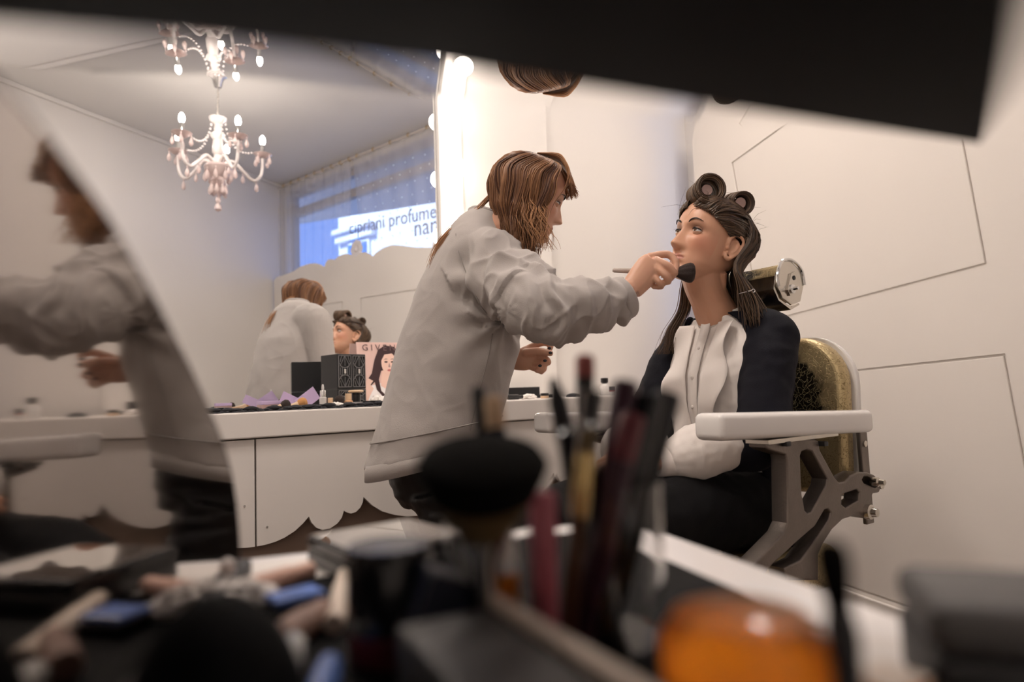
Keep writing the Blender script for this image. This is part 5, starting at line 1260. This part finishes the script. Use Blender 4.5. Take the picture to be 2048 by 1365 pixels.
pencil('cosmetic_pencil', at(1105, 757, .335), inb(.004, .005), .0052, 'black_matte', 'slim dark pencil with a tapered cap and gold ring', capm='black_matte', capl=.024, tip=True, grp=G)
pencil('cosmetic_pencil', at(1170, 712, .345), inb(-.006, .012), .0050, 'black_matte', 'tall dark pencil with a dusty red end', capm='terracotta', capl=.012, grp=G)
pencil('cosmetic_pencil', at(1252, 762, .315), inb(-.006, -.008), .0062, 'plum', 'dark plum pencil with a long plum cap in the cup', capm='plum', capl=.03, grp=G)
pencil('cosmetic_pencil', at(1267, 828, .305), inb(-.012, -.012), .0058, 'plum', 'short pencil with a deep red cap', capm='wine', capl=.022, grp=G)
pencil('cosmetic_pencil', at(1303, 790, .312), inb(-.004, .002), .0066, 'black_gloss', 'thick glossy black pencil in the clear cup', capl=.04, grp=G)
pencil('cosmetic_pencil', at(1336, 785, .325), inb(.004, .010), .0068, 'black_matte', 'thick matte black pencil leaning furthest out of the cup', capl=.04, grp=G)
pencil('cosmetic_pencil', at(1150, 858, .318), inb(.000, -.006), .0090, 'black_gloss', 'stout black liner pen standing in the cup', capm='black_gloss', capl=.03, grp=G)
e = brush_obj('capped_brush', inb(-.018, -.016), at(1172, 905, .292), 'brown and gold lip brush under a clear cap', hm='brown_wood', rh=.0042, fm='gold', bm_='bristle_gold', bl=.010, bw=.006, tipw=.003, flen=.028)
obj('clear_cap', lathe([(.0052, (at(1172, 905, .292) - inb(-.018, -.016)).length - .006), (.0055, (at(1172, 905, .292) - inb(-.018, -.016)).length + .026), (.004, (at(1172, 905, .292) - inb(-.018, -.016)).length + .028)], 14), 'clear_plastic', e)
G2 = 'tools in the narrow cup'
def in2(dx, dy=0, z=.006): return P2 + Vector((dx, dy, z))
_a, _b = in2(-.002, -.006), at(968, 1066, .268); _d = _b - _a; _L = _d.length
e = empty('powder_brush', 'large black powder brush with golden bristle sides', 'makeup brush', T(*_a) @ _d.to_track_quat('Z', 'Y').to_matrix().to_4x4())
obj('handle', lathe([(.003, 0), (.005, .004), (.0055, _L - .022)], 16), 'chrome', e); obj('ferrule', lathe([(.0057, _L - .0218), (.0060, _L - .012), (.0105, _L)], 24), 'chrome', e)
obj('bristle_base', lathe([(.0100, _L + .0002), (.0165, _L + .010), (.0215, _L + .018)], 40), 'bristle_gold', e)
obj('bristles', lathe([(.0213, _L + .0181), (.0250, _L + .026), (.0262, _L + .030), (.0240, _L + .0335), (.014, _L + .0365), (.002, _L + .0375)], 40), 'bristle_black', e)
pencil('cosmetic_pencil', at(955, 775, .330), in2(.006, .010), .0034, 'black_gloss', 'thin black pencil leaning out from behind the powder brush', capm='black_matte', capl=.02, grp=G2)
pencil('cosmetic_pencil', at(987, 795, .325), in2(.009, .008), .0048, 'navy', 'navy pencil with a beige end behind the powder brush', capm='beige_cap', capl=.016, grp=G2)
pencil('cosmetic_pencil', at(938, 1035, .275), in2(-.011, .002), .0042, 'clear_white', 'white-ended silver brush handle in the narrow cup', capm='clear_white', capl=.016, grp=G2)
pencil('cosmetic_pencil', at(1005, 1050, .275), in2(.010, -.004), .0045, 'orange_plastic', 'orange pencil with a white end', capm='clear_white', capl=.02, grp=G2)
pencil('lip_pencil', at(1085, 985, .290), Vector((*on_z(1095, 1335, TZ).xy, TZ + .002)), .0058, 'pink_pencil', 'rose pink lip pencil standing between the two cups', capm='pink_pencil', capl=.02, cat='lip pencil')
# ---- jars, boxes and tubes on the mat
p = on_z(784, 1312, TZ); e = empty('powder_jar', 'black round jar with a shiny flat lid', 'jar', T(*p))
obj('jar_body', lathe([(.018, 0), (.0195, .002), (.0195, .014)], 32), 'wine', e); obj('lid', lathe([(.0198, .0142), (.0198, .048), (.019, .050), (.001, .050)], 32), 'black_gloss', e)
p = on_z(775, 1130, TZ)
e = empty('compact_case', 'square black compact with a mirror-bright lid lying behind the round jar', 'compact', T(p.x, p.y, TZ) @ RZ(math.radians(38)))
obj('base', rbox(-.042, .042, -.042, .042, 0, .012, .002), 'black_gloss', e, smooth=False); obj('lid', rbox(-.042, .042, -.042, .042, .0124, .021, .002), 'black_gloss', e, smooth=False); obj('mirror_top', rbox(-.039, .039, -.039, .039, .021, .0214), 'mirror', e, smooth=False)
p = on_z(885, 1345, TZ); e = empty('navy_box', 'navy box tipped over beside the black jar', 'box', T(p.x, p.y, TZ + .0085) @ RZ(math.radians(24)) @ Matrix.Rotation(math.radians(24), 4, 'Y'))
obj('carton', rbox(-.020, .020, -.014, .014, -.0004, .030, .0015), 'navy', e, smooth=False); obj('flap', rbox(-.020, .020, -.014, .014, .0301, .031, .0003), 'navy', e, smooth=False)
a, b = on_z(1000, 1188, TZ + .034), on_z(1312, 1372, TZ + .034); dr = (b - a); L_ = dr.length; dr.normalize(); pr = Vector((-dr.y, dr.x, 0))
if pr.x > 0: pr.negate()
FB = frame(Vector((a.x, a.y, TZ)), dr, pr if dr.cross(pr).z > 0 else -pr)
sy = 1 if dr.cross(pr).z > 0 else -1
e = empty('card_tray', 'grey card tray with a cream rim beside the navy box', 'tray', FB)
wt_ = .045
obj('tray_base', rbox(0, L_ + .02, 0 if sy > 0 else -wt_, wt_ if sy > 0 else 0, 0, .030, .002), 'grey_plastic', e, smooth=False)
obj('rim', rbox(-.001, L_ + .021, -.0008 if sy > 0 else -.007, .007 if sy > 0 else .0008, .0302, .034, .0008), 'cream_card', e, smooth=False)
p = at(1487, 1330, .205); e = empty('orange_jar', 'round translucent orange jar', 'jar', T(p.x, p.y, TZ))
obj('jar_body', lathe([(.020, 0), (.0235, .003), (.0250, .015), (.0245, .030)], 36), 'orange_plastic', e); obj('lid', lathe([(.0248, .0302), (.0245, .040), (.020, .047), (.010, .050), (.001, .0505)], 36), 'orange_plastic', e)
p = at(1704, 1390, .18); brush_obj('thin_brush', (p.x, p.y - .004, TZ + .001), at(1677, 1215, .185), 'thin dark brush leaning upright beside the orange jar', hm='black_matte', rh=.0042, fm='black_matte', bm_='bristle_black', bl=.018, bw=.006, tipw=.0046, flen=.012)
p = at(1775, 1330, .215); e = empty('orange_box', 'small orange carton beside the dark case', 'box', T(p.x, p.y, TZ) @ RZ(.5)); obj('carton', rbox(-.010, .010, -.008, .008, 0, .022, .001), 'orange_plastic', e, smooth=False); obj('flap', rbox(-.010, .010, -.008, .008, .0221, .023, .0003), 'cream_card', e, smooth=False)
p = on_z(1770, 1300, TZ + .002); o = obj('paper_slip', rbox(-.03, .03, -.02, .02, 0, .0006, .0002), 'tissue', None, T(p.x, p.y, TZ + .0002) @ RZ(-.5), smooth=False); tag(o, 'white paper slip on the mat beside the orange carton', 'paper')
p = at(2075, 1455, .235); e = empty('dark_case', 'dark grey case with rounded lid at the table edge', 'case', T(p.x, p.y, TZ) @ RZ(-.35)); obj('case_body', rbox(-.035, .045, -.03, .03, 0, .026, .004), 'black_matte', e, smooth=False); obj('lid', rbox(-.035, .045, -.03, .03, .0262, .042, .006, 3), 'grey_plastic', e, smooth=False)
# ---- clutter on the left
def soft(name, px, py, z, rx, ry, rz, m, label, cat, seed, amp=.2):
    p = on_z(px, py, z); return crumple(name, 0, 0, rx, ry, rz, label, seed, cat, m, T(p.x, p.y, TZ + .0005))
mat('pouch_black', (0.003, 0.003, 0.0035), 0.8, bump=0.3, bscale=80, spec=0.1)
v, f = ball((0, 0, 0), (.026, .040, .040), 36, 20); v = [p * (1 + .10 * noise.noise(p * 25)) for p in v]; v = [Vector((p.x, p.y, max(p.z, -.018) + .018)) for p in v]
p = Vector((-.094, .205, 0)); tag(obj('cosmetic_pouch', (v, f), 'pouch_black', None, T(p.x, p.y, TZ + .0005) @ RZ(.2), angle=60), 'soft black cosmetic pouch at the foot of the table mirror', 'pouch')
soft('tissue', 400, 1190, TZ, .020, .016, .022, 'tissue', 'crumpled white tissue beside the table mirror', 'tissue', 8)
soft('tissue', 480, 1215, TZ, .022, .014, .010, 'tissue', 'flat crumpled tissue near the gold ring', 'tissue', 9)
def lying(name, a, b, r, m, label, cat='tube', capm=None):
    A, B = on_z(*a, TZ + r), on_z(*b, TZ + r); d = B - A; L = d.length; e = empty(name, label, cat, T(*A) @ d.to_track_quat('Z', 'Y').to_matrix().to_4x4())
    obj('tube_body', lathe([(r * .9, 0), (r, .002), (r, L * .68), (r * .85, L * .70)], 18), m, e); obj('cap', lathe([(r * .88, L * .7005), (r * .88, L - .001), (r * .7, L)], 18), capm or m, e); return e
lying('cream_tube', (470, 1185), (625, 1140), .0065, 'peach', 'peach-coloured tube lying on the mat behind the tissue', capm='peach')
lying('cream_tube', (540, 1290), (648, 1222), .0075, 'brown_tube', 'brown tube lying between the pouch and the jar', capm='brown_tube')
lying('cream_tube', (555, 1400), (585, 1290), .007, 'clear_white', 'white tube lying beside the black pouch', capm='clear_white')
lying('lipstick', (668, 1250), (690, 1150), .0055, 'cream_card', 'cream lipstick case lying beside the compact', 'lipstick', 'cream_card')
lying('lipstick', (640, 1400), (660, 1330), .006, 'blue_glaze', 'blue lipstick case lying before the round jar', 'lipstick', 'blue_glaze')
p = on_z(590, 1225, TZ); e = empty('small_compact', 'small black compact with a blue-tinted lid', 'compact', T(*p) @ RZ(.7)); obj('base', rbox(-.014, .014, -.010, .010, 0, .007, .001), 'black_gloss', e, smooth=False); obj('lid', rbox(-.014, .014, -.010, .010, .0072, .011, .001), 'blue_glaze', e, smooth=False)
p = on_z(432, 1235, TZ); tag(obj('gold_ring', xf(tube([(0.010 * math.cos(i * math.pi / 12), .010 * math.sin(i * math.pi / 12), .0022) for i in range(25)], .0022, 8, smooth=False), T(p.x, p.y, TZ)), 'gold'), 'gold ring lying on the mat beside the tissue', 'ring')
o = obj('paper_sheet', rbox(-.055, .055, -.03, .03, 0, .0008, .0003), 'tissue', None, T(*on_z(500, 1150, TZ)) @ RZ(.35), smooth=False); tag(o, 'white paper sheet lying under the peach-coloured tube', 'paper')
